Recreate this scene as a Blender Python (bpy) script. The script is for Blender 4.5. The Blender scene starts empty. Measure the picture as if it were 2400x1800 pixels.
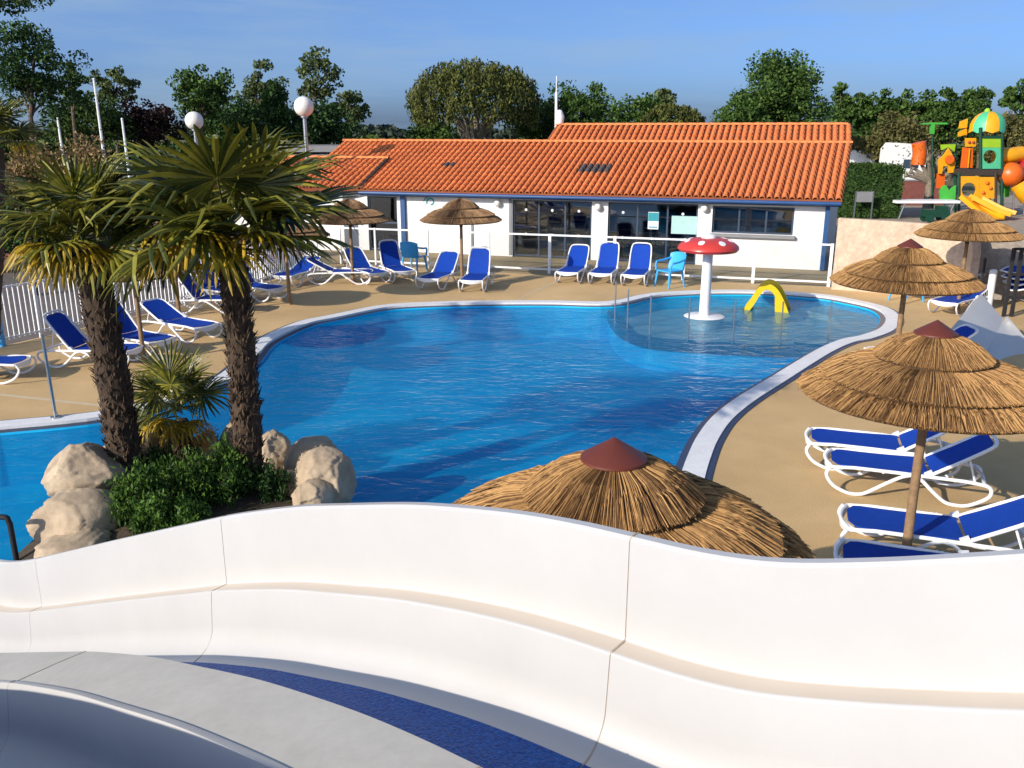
import bpy, bmesh, math, random
import numpy as np
from mathutils import Vector, Matrix, noise
random.seed(7); RNG = np.random.default_rng(7)
scene = bpy.context.scene
COL = scene.collection
R = math.radians

# ------------------------------------------------------------------ camera
F_PX, HORIZON, CAM_H = 2050.0, 305.0, 4.2          # measured on the 2400 x 1800 photograph
PITCH = math.atan((900 - HORIZON) / F_PX)
cam_data = bpy.data.cameras.new('camera'); cam = bpy.data.objects.new('camera', cam_data); COL.objects.link(cam)
cam.location = (0, 0, CAM_H); cam.rotation_euler = (math.pi / 2 - PITCH, 0, 0)
cam_data.sensor_fit = 'HORIZONTAL'; cam_data.sensor_width = 36.0; cam_data.lens = 36.0 * F_PX / 2400.0
cam_data.clip_start = 0.05; cam_data.clip_end = 6000
scene.camera = cam

# ------------------------------------------------------------------ sky, sun, exposure
SUN_AZ, SUN_EL = 40.0, 24.5      # shadows run towards +x turned by SUN_AZ to +y
w = bpy.data.worlds.new('World'); scene.world = w; w.use_nodes = True
nt = w.node_tree; nt.nodes.clear()
wo = nt.nodes.new('ShaderNodeOutputWorld'); bg = nt.nodes.new('ShaderNodeBackground')
sky = nt.nodes.new('ShaderNodeTexSky'); sky.sky_type = 'NISHITA'; sky.sun_disc = False
sky.sun_elevation = R(SUN_EL); sky.sun_rotation = R(270 - SUN_AZ)
sky.altitude = 0; sky.air_density = 0.5; sky.dust_density = 2.1; sky.ozone_density = 7.0
# thin wisps of cirrus
tc = nt.nodes.new('ShaderNodeTexCoord'); mp = nt.nodes.new('ShaderNodeMapping'); mp.inputs['Scale'].default_value = (1.2, 1.2, 9.0)
nz = nt.nodes.new('ShaderNodeTexNoise'); nz.inputs['Scale'].default_value = 2.2; nz.inputs['Detail'].default_value = 7; nz.inputs['Roughness'].default_value = 0.62
cr = nt.nodes.new('ShaderNodeValToRGB'); cr.color_ramp.elements[0].position = 0.44; cr.color_ramp.elements[0].color = (0.15, 0.15, 0.15, 1)
cr.color_ramp.elements[1].position = 0.66; cr.color_ramp.elements[1].color = (0.65, 0.65, 0.65, 1)
mx = nt.nodes.new('ShaderNodeMix'); mx.data_type = 'RGBA'; mx.inputs['B'].default_value = (1.65, 2.4, 3.35, 1)
nt.links.new(tc.outputs['Generated'], mp.inputs['Vector']); nt.links.new(mp.outputs[0], nz.inputs['Vector'])
nt.links.new(nz.outputs['Fac'], cr.inputs['Fac']); nt.links.new(cr.outputs['Color'], mx.inputs['Factor'])
nt.links.new(sky.outputs['Color'], mx.inputs['A']); nt.links.new(mx.outputs['Result'], bg.inputs['Color'])
bg.inputs['Strength'].default_value = 0.117
nt.links.new(bg.outputs[0], wo.inputs['Surface'])
sd = bpy.data.lights.new('sun', 'SUN'); sd.energy = 3.2; sd.angle = R(0.55); sd.color = (1.0, 0.90, 0.76)
sun = bpy.data.objects.new('sun', sd); COL.objects.link(sun); sun.location = (-30, -25, 25)
ldir = Vector((math.cos(R(SUN_AZ)) * math.cos(R(SUN_EL)), math.sin(R(SUN_AZ)) * math.cos(R(SUN_EL)), -math.sin(R(SUN_EL))))
sun.rotation_euler = ldir.to_track_quat('-Z', 'Y').to_euler()
vs = scene.view_settings; vs.view_transform = 'Standard'; vs.look = 'None'; vs.gamma = 1; vs.use_curve_mapping = False
vs.exposure = 0.76
scene.cycles.max_bounces = 8; scene.cycles.transparent_max_bounces = 12; scene.cycles.caustics_reflective = False; scene.cycles.caustics_refractive = False
try:
    scene.cycles.use_denoising = True
except Exception: pass

# ------------------------------------------------------------------ picture -> place
_c, _s = math.cos(PITCH), math.sin(PITCH)
def ray(x, y):
    dx = (x - 1200) / F_PX; dy = -(y - 900) / F_PX
    return Vector((dx, _c + dy * _s, -_s + dy * _c))
CAM = Vector((0, 0, CAM_H))
def g(x, y, z=0.0):                       # the point at height z seen at a picture position
    r = ray(x, y); return CAM + r * ((z - CAM_H) / r.z)
def atY(x, y, Y):                         # the point at depth Y seen at a picture position
    r = ray(x, y); return CAM + r * (Y / r.y)
def V(*a): return Vector(a)

# ------------------------------------------------------------------ materials
def lin(*c): return tuple(((v / 12.92) if v <= 0.04045 else ((v + 0.055) / 1.055) ** 2.4) for v in c)
MATS = {}
def mat(name, col, rough=0.6, var=0.12, scale=3.0, bump=0.0, bscale=40.0, metal=0.0, island=0.0, col2=None, trans=0.0, spec=0.5, coords='Object', emis=None):
    m = bpy.data.materials.new(name); m.use_nodes = True; t = m.node_tree; n = t.nodes; b = n['Principled BSDF']
    b.inputs['Roughness'].default_value = rough; b.inputs['Metallic'].default_value = metal
    b.inputs['Specular IOR Level'].default_value = spec
    c1 = (*col, 1); c2 = (*(col2 if col2 else tuple(v * (1 - var) for v in col)), 1)
    tcn = n.new('ShaderNodeTexCoord'); no = n.new('ShaderNodeTexNoise'); no.inputs['Scale'].default_value = scale; no.inputs['Detail'].default_value = 6; no.inputs['Roughness'].default_value = 0.6
    t.links.new(tcn.outputs[coords], no.inputs['Vector'])
    ra = n.new('ShaderNodeValToRGB'); ra.color_ramp.elements[0].position = 0.35; ra.color_ramp.elements[1].position = 0.65
    ra.color_ramp.elements[0].color = c2; ra.color_ramp.elements[1].color = c1
    if island > 0:
        ge = n.new('ShaderNodeNewGeometry'); mi = n.new('ShaderNodeMath'); mi.operation = 'MULTIPLY_ADD'
        mi.inputs[1].default_value = island; mi.inputs[2].default_value = 0.5 - island / 2
        t.links.new(ge.outputs['Random Per Island'], mi.inputs[0])
        ad = n.new('ShaderNodeMath'); ad.operation = 'ADD'; sb = n.new('ShaderNodeMath'); sb.operation = 'SUBTRACT'; sb.inputs[1].default_value = 0.5
        t.links.new(mi.outputs[0], ad.inputs[0]); t.links.new(no.outputs['Fac'], ad.inputs[1]); t.links.new(ad.outputs[0], sb.inputs[0])
        t.links.new(sb.outputs[0], ra.inputs['Fac'])
        ra.color_ramp.elements[0].position = 0.15; ra.color_ramp.elements[1].position = 0.85
    else:
        t.links.new(no.outputs['Fac'], ra.inputs['Fac'])
    t.links.new(ra.outputs['Color'], b.inputs['Base Color'])
    if bump > 0:
        n2 = n.new('ShaderNodeTexNoise'); n2.inputs['Scale'].default_value = bscale; n2.inputs['Detail'].default_value = 5
        t.links.new(tcn.outputs[coords], n2.inputs['Vector'])
        bu = n.new('ShaderNodeBump'); bu.inputs['Strength'].default_value = bump; bu.inputs['Distance'].default_value = 0.02
        t.links.new(n2.outputs['Fac'], bu.inputs['Height']); t.links.new(bu.outputs['Normal'], b.inputs['Normal'])
    if trans > 0:
        tl = n.new('ShaderNodeBsdfTranslucent'); ms = n.new('ShaderNodeMixShader'); ms.inputs[0].default_value = trans
        t.links.new(ra.outputs['Color'], tl.inputs['Color'])
        t.links.new(b.outputs[0], ms.inputs[1]); t.links.new(tl.outputs[0], ms.inputs[2]); t.links.new(ms.outputs[0], n['Material Output'].inputs['Surface'])
    MATS[name] = m
    return m
mat('deck', (0.70, 0.475, 0.225), 0.85, 0.14, 0.6, 0.35, 220, col2=(0.61, 0.41, 0.185))
mat('deck_line', (0.62, 0.50, 0.33), 0.8, 0.1, 4)
mat('ground', (0.10, 0.115, 0.045), 0.95, 0.4, 0.15, col2=(0.16, 0.13, 0.07))
mat('terrace', (0.42, 0.31, 0.17), 0.9, 0.15, 0.5, 0.3, 120, col2=(0.34, 0.26, 0.15))
mat('asphalt', (0.17, 0.145, 0.13), 0.9, 0.2, 0.8, col2=(0.13, 0.11, 0.10))
mat('gravel', (0.36, 0.30, 0.23), 0.9, 0.2, 2.0)
mat('coping', (0.82, 0.82, 0.82), 0.45, 0.06, 6, 0.1, 60)
mat('tile_dark', (0.028, 0.042, 0.085), 0.35, 0.2, 14)
mat('liner', (0.008, 0.52, 0.82), 0.6, 0.2, 0.55, col2=(0.005, 0.40, 0.72))
mat('liner_pale', (0.46, 0.47, 0.43), 0.6, 0.15, 0.8, col2=(0.42, 0.40, 0.35))
mat('liner_step', (0.50, 0.44, 0.36), 0.6, 0.15, 1.2)
mat('white_paint', (0.80, 0.81, 0.82), 0.35, 0.04, 5)
mat('white_wall', (0.80, 0.79, 0.77), 0.8, 0.06, 0.8, 0.15, 30, col2=(0.75, 0.74, 0.72))
mat('gelcoat', (0.515, 0.508, 0.497), 0.30, 0.03, 1.3, 0.02, 6, col2=(0.485, 0.478, 0.465))
mat('gelcoat_ledge', (0.56, 0.49, 0.41), 0.45, 0.06, 3)
mat('gelcoat_light_tone', (0.55, 0.53, 0.48), 0.8, 0.08, 1.6, col2=(0.48, 0.46, 0.415), spec=0.1)  # grey of grazing sun on the divider top, put into the colour
mat('joint', (0.40, 0.34, 0.27), 0.9, 0.2, 20)
mat('white_plastic', (0.82, 0.83, 0.84), 0.38, 0.03, 6)
mat('sling', (0.002, 0.050, 0.38), 0.75, 0.15, 9, 0.25, 400, spec=0.25)
mat('wood', (0.30, 0.19, 0.10), 0.8, 0.35, 14, 0.3, 60, col2=(0.20, 0.125, 0.065))
mat('wood_dark', (0.05, 0.035, 0.025), 0.8, 0.3, 14)
mat('thatch', (0.47, 0.27, 0.105), 0.85, 0.5, 28, island=0.9, col2=(0.12, 0.060, 0.025), spec=0.2)
mat('thatch_old', (0.4125, 0.2500, 0.1250), 0.9, 0.5, 5, island=0.9, col2=(0.1250, 0.0750, 0.0438), spec=0.2)
mat('thatch_under', (0.10, 0.055, 0.022), 0.95, 0.4, 12)
mat('cap_brown', (0.135, 0.030, 0.018), 0.5, 0.12, 5)
mat('tile', (0.82, 0.255, 0.075), 0.8, 0.3, 3.0, 0.2, 50, island=0.0, col2=(0.68, 0.19, 0.052))
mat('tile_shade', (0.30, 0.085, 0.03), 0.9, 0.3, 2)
mat('tile_grey', (0.12, 0.10, 0.10), 0.9, 0.4, 8)
mat('blue_paint', (0.018, 0.075, 0.22), 0.45, 0.15, 4)
mat('frame_dark', (0.04, 0.06, 0.095), 0.4, 0.1, 5)
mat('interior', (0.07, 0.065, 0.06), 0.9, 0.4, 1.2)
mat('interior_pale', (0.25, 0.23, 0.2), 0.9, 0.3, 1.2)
mat('lamp_white', (0.82, 0.80, 0.74), 0.3, 0.04, 4)
mat('teal', (0.02, 0.30, 0.36), 0.5, 0.2, 20)
mat('aqua_pale', (0.38, 0.60, 0.58), 0.6, 0.1, 6)
mat('steel', (0.42, 0.44, 0.45), 0.3, 0.12, 12, metal=0.9)
mat('steel_dark', (0.03, 0.03, 0.033), 0.6, 0.2, 8, spec=0.2)
mat('beige_wall', (0.66, 0.50, 0.36), 0.9, 0.12, 3, 0.9, 9, col2=(0.58, 0.43, 0.31))
mat('block_shade_tone', (0.36, 0.31, 0.26), 0.9, 0.2, 3, 0.4, 12)  # grey colour stands in for shade on this wall
mat('red_gel', (0.58, 0.050, 0.040), 0.3, 0.12, 4)
mat('yellow_gel', (0.72, 0.50, 0.008), 0.35, 0.1, 4)
mat('blue_plastic', (0.045, 0.38, 0.76), 0.4, 0.1, 5)
mat('play_yellow', (0.78, 0.36, 0.008), 0.4, 0.1, 3)
mat('play_orange', (0.74, 0.13, 0.01), 0.4, 0.12, 3)
mat('play_red', (0.42, 0.03, 0.03), 0.4, 0.12, 3)
mat('play_green', (0.06, 0.42, 0.05), 0.45, 0.12, 3)
mat('play_mint', (0.08, 0.48, 0.25), 0.45, 0.1, 3)
mat('play_lime', (0.30, 0.52, 0.02), 0.45, 0.1, 3)
mat('play_post', (0.008, 0.06, 0.035), 0.4, 0.2, 3)
mat('bark', (0.16, 0.115, 0.075), 0.95, 0.5, 9, 0.5, 30, col2=(0.07, 0.05, 0.035))
mat('bark_grey', (0.26, 0.22, 0.17), 0.95, 0.4, 9, 0.4, 30)
mat('palm_bark', (0.11, 0.068, 0.038), 0.95, 0.6, 16, 0.6, 60, island=0.8, col2=(0.035, 0.022, 0.013))
mat('rock', (0.50, 0.395, 0.275), 0.9, 0.25, 2.4, 0.6, 9, col2=(0.38, 0.29, 0.195))
mat('soil', (0.07, 0.05, 0.03), 0.95, 0.4, 6, 0.5, 20)
mat('leaf', (0.1000, 0.1750, 0.0367), 0.6, 0.5, 1.2, island=0.9, col2=(0.0267, 0.0600, 0.0133), trans=0.22, spec=0.15)
mat('leaf_dark', (0.0612, 0.1224, 0.0324), 0.6, 0.5, 1.0, island=0.9, col2=(0.0180, 0.0432, 0.0126), trans=0.18, spec=0.15)
mat('leaf_pine', (0.1437, 0.1518, 0.0345), 0.7, 0.5, 1.0, island=0.9, col2=(0.0304, 0.0430, 0.0126), trans=0.12, spec=0.15)
mat('leaf_pale', (0.1500, 0.1875, 0.0688), 0.6, 0.5, 1.0, island=0.9, col2=(0.0500, 0.0775, 0.0275), trans=0.25, spec=0.15)
mat('leaf_purple', (0.040, 0.020, 0.020), 0.6, 0.5, 1.0, island=0.9, col2=(0.012, 0.007, 0.008), trans=0.15, spec=0.15)
mat('leaf_olive', (0.1620, 0.1440, 0.0480), 0.6, 0.5, 1.0, island=0.9, col2=(0.0660, 0.0696, 0.0240), trans=0.2, spec=0.15)
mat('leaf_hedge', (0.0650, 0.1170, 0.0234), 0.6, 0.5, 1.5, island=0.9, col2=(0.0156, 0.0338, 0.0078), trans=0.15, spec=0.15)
mat('leaf_shrub', (0.1126, 0.2100, 0.0330), 0.5, 0.5, 3.0, island=0.9, col2=(0.0210, 0.0540, 0.0120), trans=0.25, spec=0.15)
mat('far_wood', (0.040, 0.062, 0.034), 0.9, 0.4, 0.05, island=0.8, col2=(0.022, 0.038, 0.024))
mat('frond', (0.2687, 0.2500, 0.0325), 0.36, 0.5, 3.0, island=0.9, col2=(0.0375, 0.0550, 0.0100), trans=0.25, spec=0.5)
mat('frond_yellow', (0.66, 0.43, 0.025), 0.5, 0.5, 3.0, island=0.9, col2=(0.21, 0.16, 0.014), trans=0.35)
mat('petiole', (0.10, 0.11, 0.03), 0.5, 0.3, 6)
mat('plume', (0.36, 0.245, 0.105), 0.9, 0.4, 5, island=0.9, col2=(0.17, 0.115, 0.05), trans=0.2)
mat('flower', (0.55, 0.30, 0.035), 0.8, 0.4, 5, island=0.9, col2=(0.34, 0.16, 0.02), trans=0.15)
mat('caravan', (0.78, 0.78, 0.76), 0.4, 0.05, 2)
mat('roof_grey', (0.24, 0.24, 0.25), 0.8, 0.15, 2)
mat('brick_red', (0.22, 0.075, 0.06), 0.9, 0.25, 3)

def two_sided_ior(t, fr, ior):                     # the sheet stands for both its faces, so no total reflection from behind
    n = t.nodes; ge = n.new('ShaderNodeNewGeometry'); m = n.new('ShaderNodeMath'); m.operation = 'MULTIPLY_ADD'; m.inputs[1].default_value = 1 / ior - ior; m.inputs[2].default_value = ior
    t.links.new(ge.outputs['Backfacing'], m.inputs[0]); t.links.new(m.outputs[0], fr.inputs['IOR'])
def speckle(m, amt, scale, big, bscale):                    # grain and worn blotches over a plain material
    t = m.node_tree; n = t.nodes; b = n['Principled BSDF']; src = b.inputs['Base Color'].links[0].from_socket; tcn = n.new('ShaderNodeTexCoord')
    for a, sc in ((amt, scale), (big, bscale)):
        no = n.new('ShaderNodeTexNoise'); no.inputs['Scale'].default_value = sc; no.inputs['Detail'].default_value = 5; no.inputs['Roughness'].default_value = 0.7; t.links.new(tcn.outputs['Object'], no.inputs['Vector'])
        rp = n.new('ShaderNodeValToRGB'); rp.color_ramp.elements[0].position = 0.3; rp.color_ramp.elements[0].color = (1 - a,) * 3 + (1,); rp.color_ramp.elements[1].position = 0.7; rp.color_ramp.elements[1].color = (1 + a * .5,) * 3 + (1,)
        t.links.new(no.outputs['Fac'], rp.inputs['Fac']); mu = n.new('ShaderNodeMix'); mu.data_type = 'RGBA'; mu.blend_type = 'MULTIPLY'; mu.inputs['Factor'].default_value = 1
        t.links.new(src, mu.inputs['A']); t.links.new(rp.outputs['Color'], mu.inputs['B']); src = mu.outputs['Result']
    t.links.new(src, b.inputs['Base Color'])
speckle(MATS['deck'], .30, 60, .16, .35); speckle(MATS['terrace'], .3, 50, .2, .4); speckle(MATS['beige_wall'], .25, 7, .12, .8); speckle(MATS['rock'], .14, 14, .16, 1.6); speckle(MATS['white_wall'], .05, 9, .07, .5)
speckle(MATS['gelcoat_light_tone'], .07, 30, .10, 2.2); speckle(MATS['tile'], .22, 11, .16, .7); speckle(MATS['gelcoat'], .012, 40, .035, 1.7); speckle(MATS['block_shade_tone'], .3, 12, .2, 1.0); speckle(MATS['coping'], .10, 25, .08, 1.2); speckle(MATS['asphalt'], .3, 30, .2, .6)
def glass_mat(name, tint, refl=0.0, rough=0.02):
    m = bpy.data.materials.new(name); m.use_nodes = True; t = m.node_tree; n = t.nodes; n.remove(n['Principled BSDF'])
    tr = n.new('ShaderNodeBsdfTransparent'); tr.inputs['Color'].default_value = (*tint, 1)
    gl = n.new('ShaderNodeBsdfGlossy'); gl.inputs['Roughness'].default_value = rough
    fr = n.new('ShaderNodeFresnel'); two_sided_ior(t, fr, 1.5)
    ad = n.new('ShaderNodeMath'); ad.operation = 'ADD'; ad.inputs[1].default_value = refl; t.links.new(fr.outputs[0], ad.inputs[0])
    ms = n.new('ShaderNodeMixShader'); t.links.new(ad.outputs[0], ms.inputs[0]); t.links.new(tr.outputs[0], ms.inputs[1]); t.links.new(gl.outputs[0], ms.inputs[2])
    t.links.new(ms.outputs[0], n['Material Output'].inputs['Surface']); MATS[name] = m
glass_mat('glass_clear', (0.93, 0.95, 0.95)); glass_mat('glass_window', (0.45, 0.52, 0.58), 0.10)

def water_mat():
    m = bpy.data.materials.new('water'); m.use_nodes = True; t = m.node_tree; n = t.nodes; n.remove(n['Principled BSDF'])
    tcn = n.new('ShaderNodeTexCoord'); mpn = n.new('ShaderNodeMapping'); mpn.inputs['Scale'].default_value = (0.75, 1.25, 1.0); mpn.inputs['Rotation'].default_value = (0, 0, 0.35)
    t.links.new(tcn.outputs['Object'], mpn.inputs['Vector'])
    n1 = n.new('ShaderNodeTexNoise'); n1.inputs['Scale'].default_value = 1.5; n1.inputs['Detail'].default_value = 3; n1.inputs['Distortion'].default_value = 0.8
    n2 = n.new('ShaderNodeTexNoise'); n2.inputs['Scale'].default_value = 5.5; n2.inputs['Detail'].default_value = 3; n2.inputs['Distortion'].default_value = 0.6
    a = n.new('ShaderNodeMath'); a.operation = 'MULTIPLY_ADD'; a.inputs[1].default_value = 0.42
    t.links.new(mpn.outputs[0], n1.inputs['Vector']); t.links.new(mpn.outputs[0], n2.inputs['Vector'])
    t.links.new(n2.outputs['Fac'], a.inputs[0]); t.links.new(n1.outputs['Fac'], a.inputs[2])
    bu = n.new('ShaderNodeBump'); bu.inputs['Strength'].default_value = 0.75; bu.inputs['Distance'].default_value = 0.075
    t.links.new(a.outputs[0], bu.inputs['Height'])
    fr = n.new('ShaderNodeFresnel'); two_sided_ior(t, fr, 1.19); t.links.new(bu.outputs[0], fr.inputs['Normal'])
    gl = n.new('ShaderNodeBsdfGlossy'); gl.inputs['Roughness'].default_value = 0.03; t.links.new(bu.outputs[0], gl.inputs['Normal'])
    tr = n.new('ShaderNodeBsdfTransparent'); vo = n.new('ShaderNodeTexNoise'); vo.inputs['Scale'].default_value = 1.15; vo.inputs['Detail'].default_value = 4; vo.inputs['Distortion'].default_value = 1.6
    t.links.new(mpn.outputs[0], vo.inputs['Vector']); rp = n.new('ShaderNodeValToRGB'); rp.color_ramp.elements[0].position = 0.38; rp.color_ramp.elements[0].color = (0.50, 0.76, 0.88, 1); rp.color_ramp.elements[1].position = 0.66; rp.color_ramp.elements[1].color = (0.86, 0.99, 1.0, 1)
    t.links.new(vo.outputs['Fac'], rp.inputs['Fac']); t.links.new(rp.outputs['Color'], tr.inputs['Color'])  # mottled tint imitates sunlight focused by the waves
    df = n.new('ShaderNodeBsdfDiffuse'); df.inputs['Color'].default_value = (0.0, 0.25, 0.52, 1); mb_ = n.new('ShaderNodeMixShader'); mb_.inputs[0].default_value = 0.42
    t.links.new(tr.outputs[0], mb_.inputs[1]); t.links.new(df.outputs[0], mb_.inputs[2]); tr = mb_
    fm = n.new('ShaderNodeMath'); fm.operation = 'MULTIPLY'; fm.inputs[1].default_value = 0.62; t.links.new(fr.outputs[0], fm.inputs[0])
    ms = n.new('ShaderNodeMixShader'); t.links.new(fm.outputs[0], ms.inputs[0]); t.links.new(tr.outputs[0], ms.inputs[1]); t.links.new(gl.outputs[0], ms.inputs[2])
    t.links.new(ms.outputs[0], n['Material Output'].inputs['Surface']); MATS['water'] = m
water_mat()
def slide_blue():
    m = mat('slide_blue', (0.004, 0.115, 0.46), 0.35, 0.5, 70, 0.0, col2=(0.003, 0.055, 0.27), spec=0.3)
    t = m.node_tree; n = t.nodes; b = n['Principled BSDF']; b.inputs['Roughness'].default_value = 0.42
    tcn = n.new('ShaderNodeTexCoord'); no = n.new('ShaderNodeTexNoise'); no.inputs['Scale'].default_value = 95; no.inputs['Detail'].default_value = 7; no.inputs['Distortion'].default_value = 0.7
    t.links.new(tcn.outputs['Object'], no.inputs['Vector']); bu = n.new('ShaderNodeBump'); bu.inputs['Strength'].default_value = 0.7; bu.inputs['Distance'].default_value = 0.02
    t.links.new(no.outputs['Fac'], bu.inputs['Height']); t.links.new(bu.outputs[0], b.inputs['Normal'])
slide_blue()

# ------------------------------------------------------------------ building blocks
def thing(name, label, cat, loc=(0, 0, 0), rz=0.0, group=None):
    o = bpy.data.objects.new(name, None); COL.objects.link(o); o.location = loc; o.rotation_euler = (0, 0, rz); o.empty_display_size = 0.1
    o['label'] = label; o['category'] = cat
    if group: o['group'] = group
    return o
def tag(o, label, cat, group=None):
    o['label'] = label; o['category'] = cat
    if group: o['group'] = group
    return o
def wloc(p):
    v = Vector((0, 0, 0))
    while p is not None: v = v + Vector(p.location); p = p.parent
    return v
def link(name, me, parent=None, loc=(0, 0, 0), rot=(0, 0, 0), scale=None):
    o = bpy.data.objects.new(name, me); COL.objects.link(o); o.parent = parent; o.location = loc; o.rotation_euler = rot
    if scale: o.scale = scale
    return o
def copy_tree(o, parent=None):
    c = o.copy(); COL.objects.link(c); c.parent = parent
    for ch in list(o.children): copy_tree(ch, c)
    return c

class MB:
    def __init__(self): self.v = []; self.f = []; self.m = []
    def add(self, vs, fs, mi=0):
        k = len(self.v); self.v += [tuple(p) for p in vs]; self.f += [tuple(k + i for i in f) for f in fs]; self.m += [mi] * len(fs); return self
    def box(self, c, s, rz=0.0, mi=0, rot=None):
        hx, hy, hz = s[0] / 2, s[1] / 2, s[2] / 2; M = rot if rot is not None else Matrix.Rotation(rz, 3, 'Z'); c = Vector(c)
        vs = [c + M @ Vector((x, y, z)) for x in (-hx, hx) for y in (-hy, hy) for z in (-hz, hz)]
        return self.add(vs, [(0, 1, 3, 2), (4, 6, 7, 5), (0, 4, 5, 1), (2, 3, 7, 6), (0, 2, 6, 4), (1, 5, 7, 3)], mi)
    def bar(self, a, b, w, h, mi=0):
        a = Vector(a); b = Vector(b); d = b - a; q = d.to_track_quat('X', 'Z').to_matrix()
        return self.box((a + b) / 2, (d.length, w, h), rot=q, mi=mi)
    def tube(self, pts, r, n=8, caps=True, mi=0, ry=1.0):
        pts = [Vector(p) for p in pts]; rs = r if isinstance(r, (list, tuple)) else [r] * len(pts); vs = []; fs = []
        up = Vector((0, 0, 1)); prev = None
        for i, p in enumerate(pts):
            d = (pts[min(i + 1, len(pts) - 1)] - pts[max(i - 1, 0)]).normalized()
            if prev is None:
                a = d.cross(up) if abs(d.z) < 0.95 else d.cross(Vector((1, 0, 0)))
            else:
                a = prev - d * prev.dot(d)
            a.normalize(); prev = a; b = d.cross(a)
            for k in range(n):
                t = 2 * math.pi * k / n; vs.append(p + a * (math.cos(t) * rs[i] * ry) + b * (math.sin(t) * rs[i]))
        for i in range(len(pts) - 1):
            for k in range(n):
                fs.append((i * n + k, i * n + (k + 1) % n, (i + 1) * n + (k + 1) % n, (i + 1) * n + k))
        if caps: fs.append(tuple(range(n))[::-1]); fs.append(tuple((len(pts) - 1) * n + k for k in range(n)))
        return self.add(vs, fs, mi)
    def lathe(self, prof, n=24, c=(0, 0, 0), mi=0, sx=1.0, sy=1.0):
        vs = []; fs = []
        for r_, z in prof:
            for k in range(n):
                t = 2 * math.pi * k / n; vs.append((c[0] + math.cos(t) * r_ * sx, c[1] + math.sin(t) * r_ * sy, c[2] + z))
        for i in range(len(prof) - 1):
            for k in range(n): fs.append((i * n + k, i * n + (k + 1) % n, (i + 1) * n + (k + 1) % n, (i + 1) * n + k))
        if prof[0][0] > 1e-6: fs.append(tuple(range(n))[::-1])
        if prof[-1][0] > 1e-6: fs.append(tuple((len(prof) - 1) * n + k for k in range(n)))
        return self.add(vs, fs, mi)
    def prism(self, poly, z0, z1, mi=0):
        n = len(poly); vs = [(p[0], p[1], z0) for p in poly] + [(p[0], p[1], z1) for p in poly]
        fs = [tuple(range(n))[::-1], tuple(range(n, 2 * n))] + [(i, (i + 1) % n, n + (i + 1) % n, n + i) for i in range(n)]
        return self.add(vs, fs, mi)
    def plate(self, poly, nrm, th, mi=0):           # a flat 3-D polygon given thickness
        nrm = Vector(nrm).normalized() * th; n = len(poly); poly = [Vector(p) for p in poly]
        vs = poly + [p + nrm for p in poly]
        fs = [tuple(range(n))[::-1], tuple(range(n, 2 * n))] + [(i, (i + 1) % n, n + (i + 1) % n, n + i) for i in range(n)]
        return self.add(vs, fs, mi)
    def ball(self, c, r, mi=0, n=10, m=7, sz=1.0):
        prof = [(r * math.sin(math.pi * i / m), -r * sz * math.cos(math.pi * i / m)) for i in range(m + 1)]
        prof[0] = (0.0005, prof[0][1]); prof[-1] = (0.0005, prof[-1][1]); return self.lathe(prof, n, c, mi)
    def mesh(self, name, mats, smooth=False, off=None):
        me = bpy.data.meshes.new(name); v = self.v
        if off is not None: v = [(p[0] - off[0], p[1] - off[1], p[2] - off[2]) for p in v]
        me.from_pydata(v, [], self.f)
        for mn in ([mats] if isinstance(mats, str) else mats): me.materials.append(MATS[mn])
        me.polygons.foreach_set('material_index', self.m)
        bm = bmesh.new(); bm.from_mesh(me); bmesh.ops.recalc_face_normals(bm, faces=bm.faces); bm.to_mesh(me); bm.free()
        if smooth:
            me.polygons.foreach_set('use_smooth', [True] * len(me.polygons))
            try: me.set_sharp_from_angle(angle=R(38))
            except Exception: pass
        me.update(); return me
    def build(self, name, mats, parent=None, smooth=False, world=False, kind=None):
        me = self.mesh(name, mats, smooth, wloc(parent) if (world and parent) else None)
        o = link(name, me, parent)
        if kind: o['kind'] = kind
        return o

def quads_mesh(name, Q, mats, mi=None):             # Q: (n,4,3) array of loose quads
    n = len(Q); me = bpy.data.meshes.new(name); me.vertices.add(n * 4); me.loops.add(n * 4); me.polygons.add(n)
    me.vertices.foreach_set('co', Q.reshape(-1).astype(np.float32)); me.loops.foreach_set('vertex_index', np.arange(n * 4, dtype=np.int32))
    me.polygons.foreach_set('loop_start', np.arange(0, n * 4, 4, dtype=np.int32)); me.polygons.foreach_set('loop_total', np.full(n, 4, dtype=np.int32))
    for mn in ([mats] if isinstance(mats, str) else mats): me.materials.append(MATS[mn])
    if mi is not None: me.polygons.foreach_set('material_index', mi.astype(np.int32))
    me.update(calc_edges=True); me.validate(); return me
def leaf_quads(P, size, aspect=0.6, up=0.0):         # random leaf shaped quads (diamonds) at points P
    n = len(P); d = RNG.normal(size=(n, 3)); d[:, 2] += up; d /= np.linalg.norm(d, axis=1)[:, None]
    e = RNG.normal(size=(n, 3)); e -= d * (e * d).sum(1)[:, None]; e /= np.linalg.norm(e, axis=1)[:, None]
    s = (size * RNG.uniform(0.6, 1.3, n))[:, None] if np.isscalar(size) else size[:, None]
    Q = np.empty((n, 4, 3)); Q[:, 0] = P - d * s * .5; Q[:, 1] = P + e * s * aspect * .5; Q[:, 2] = P + d * s * .5; Q[:, 3] = P - e * s * aspect * .5
    return Q
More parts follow.
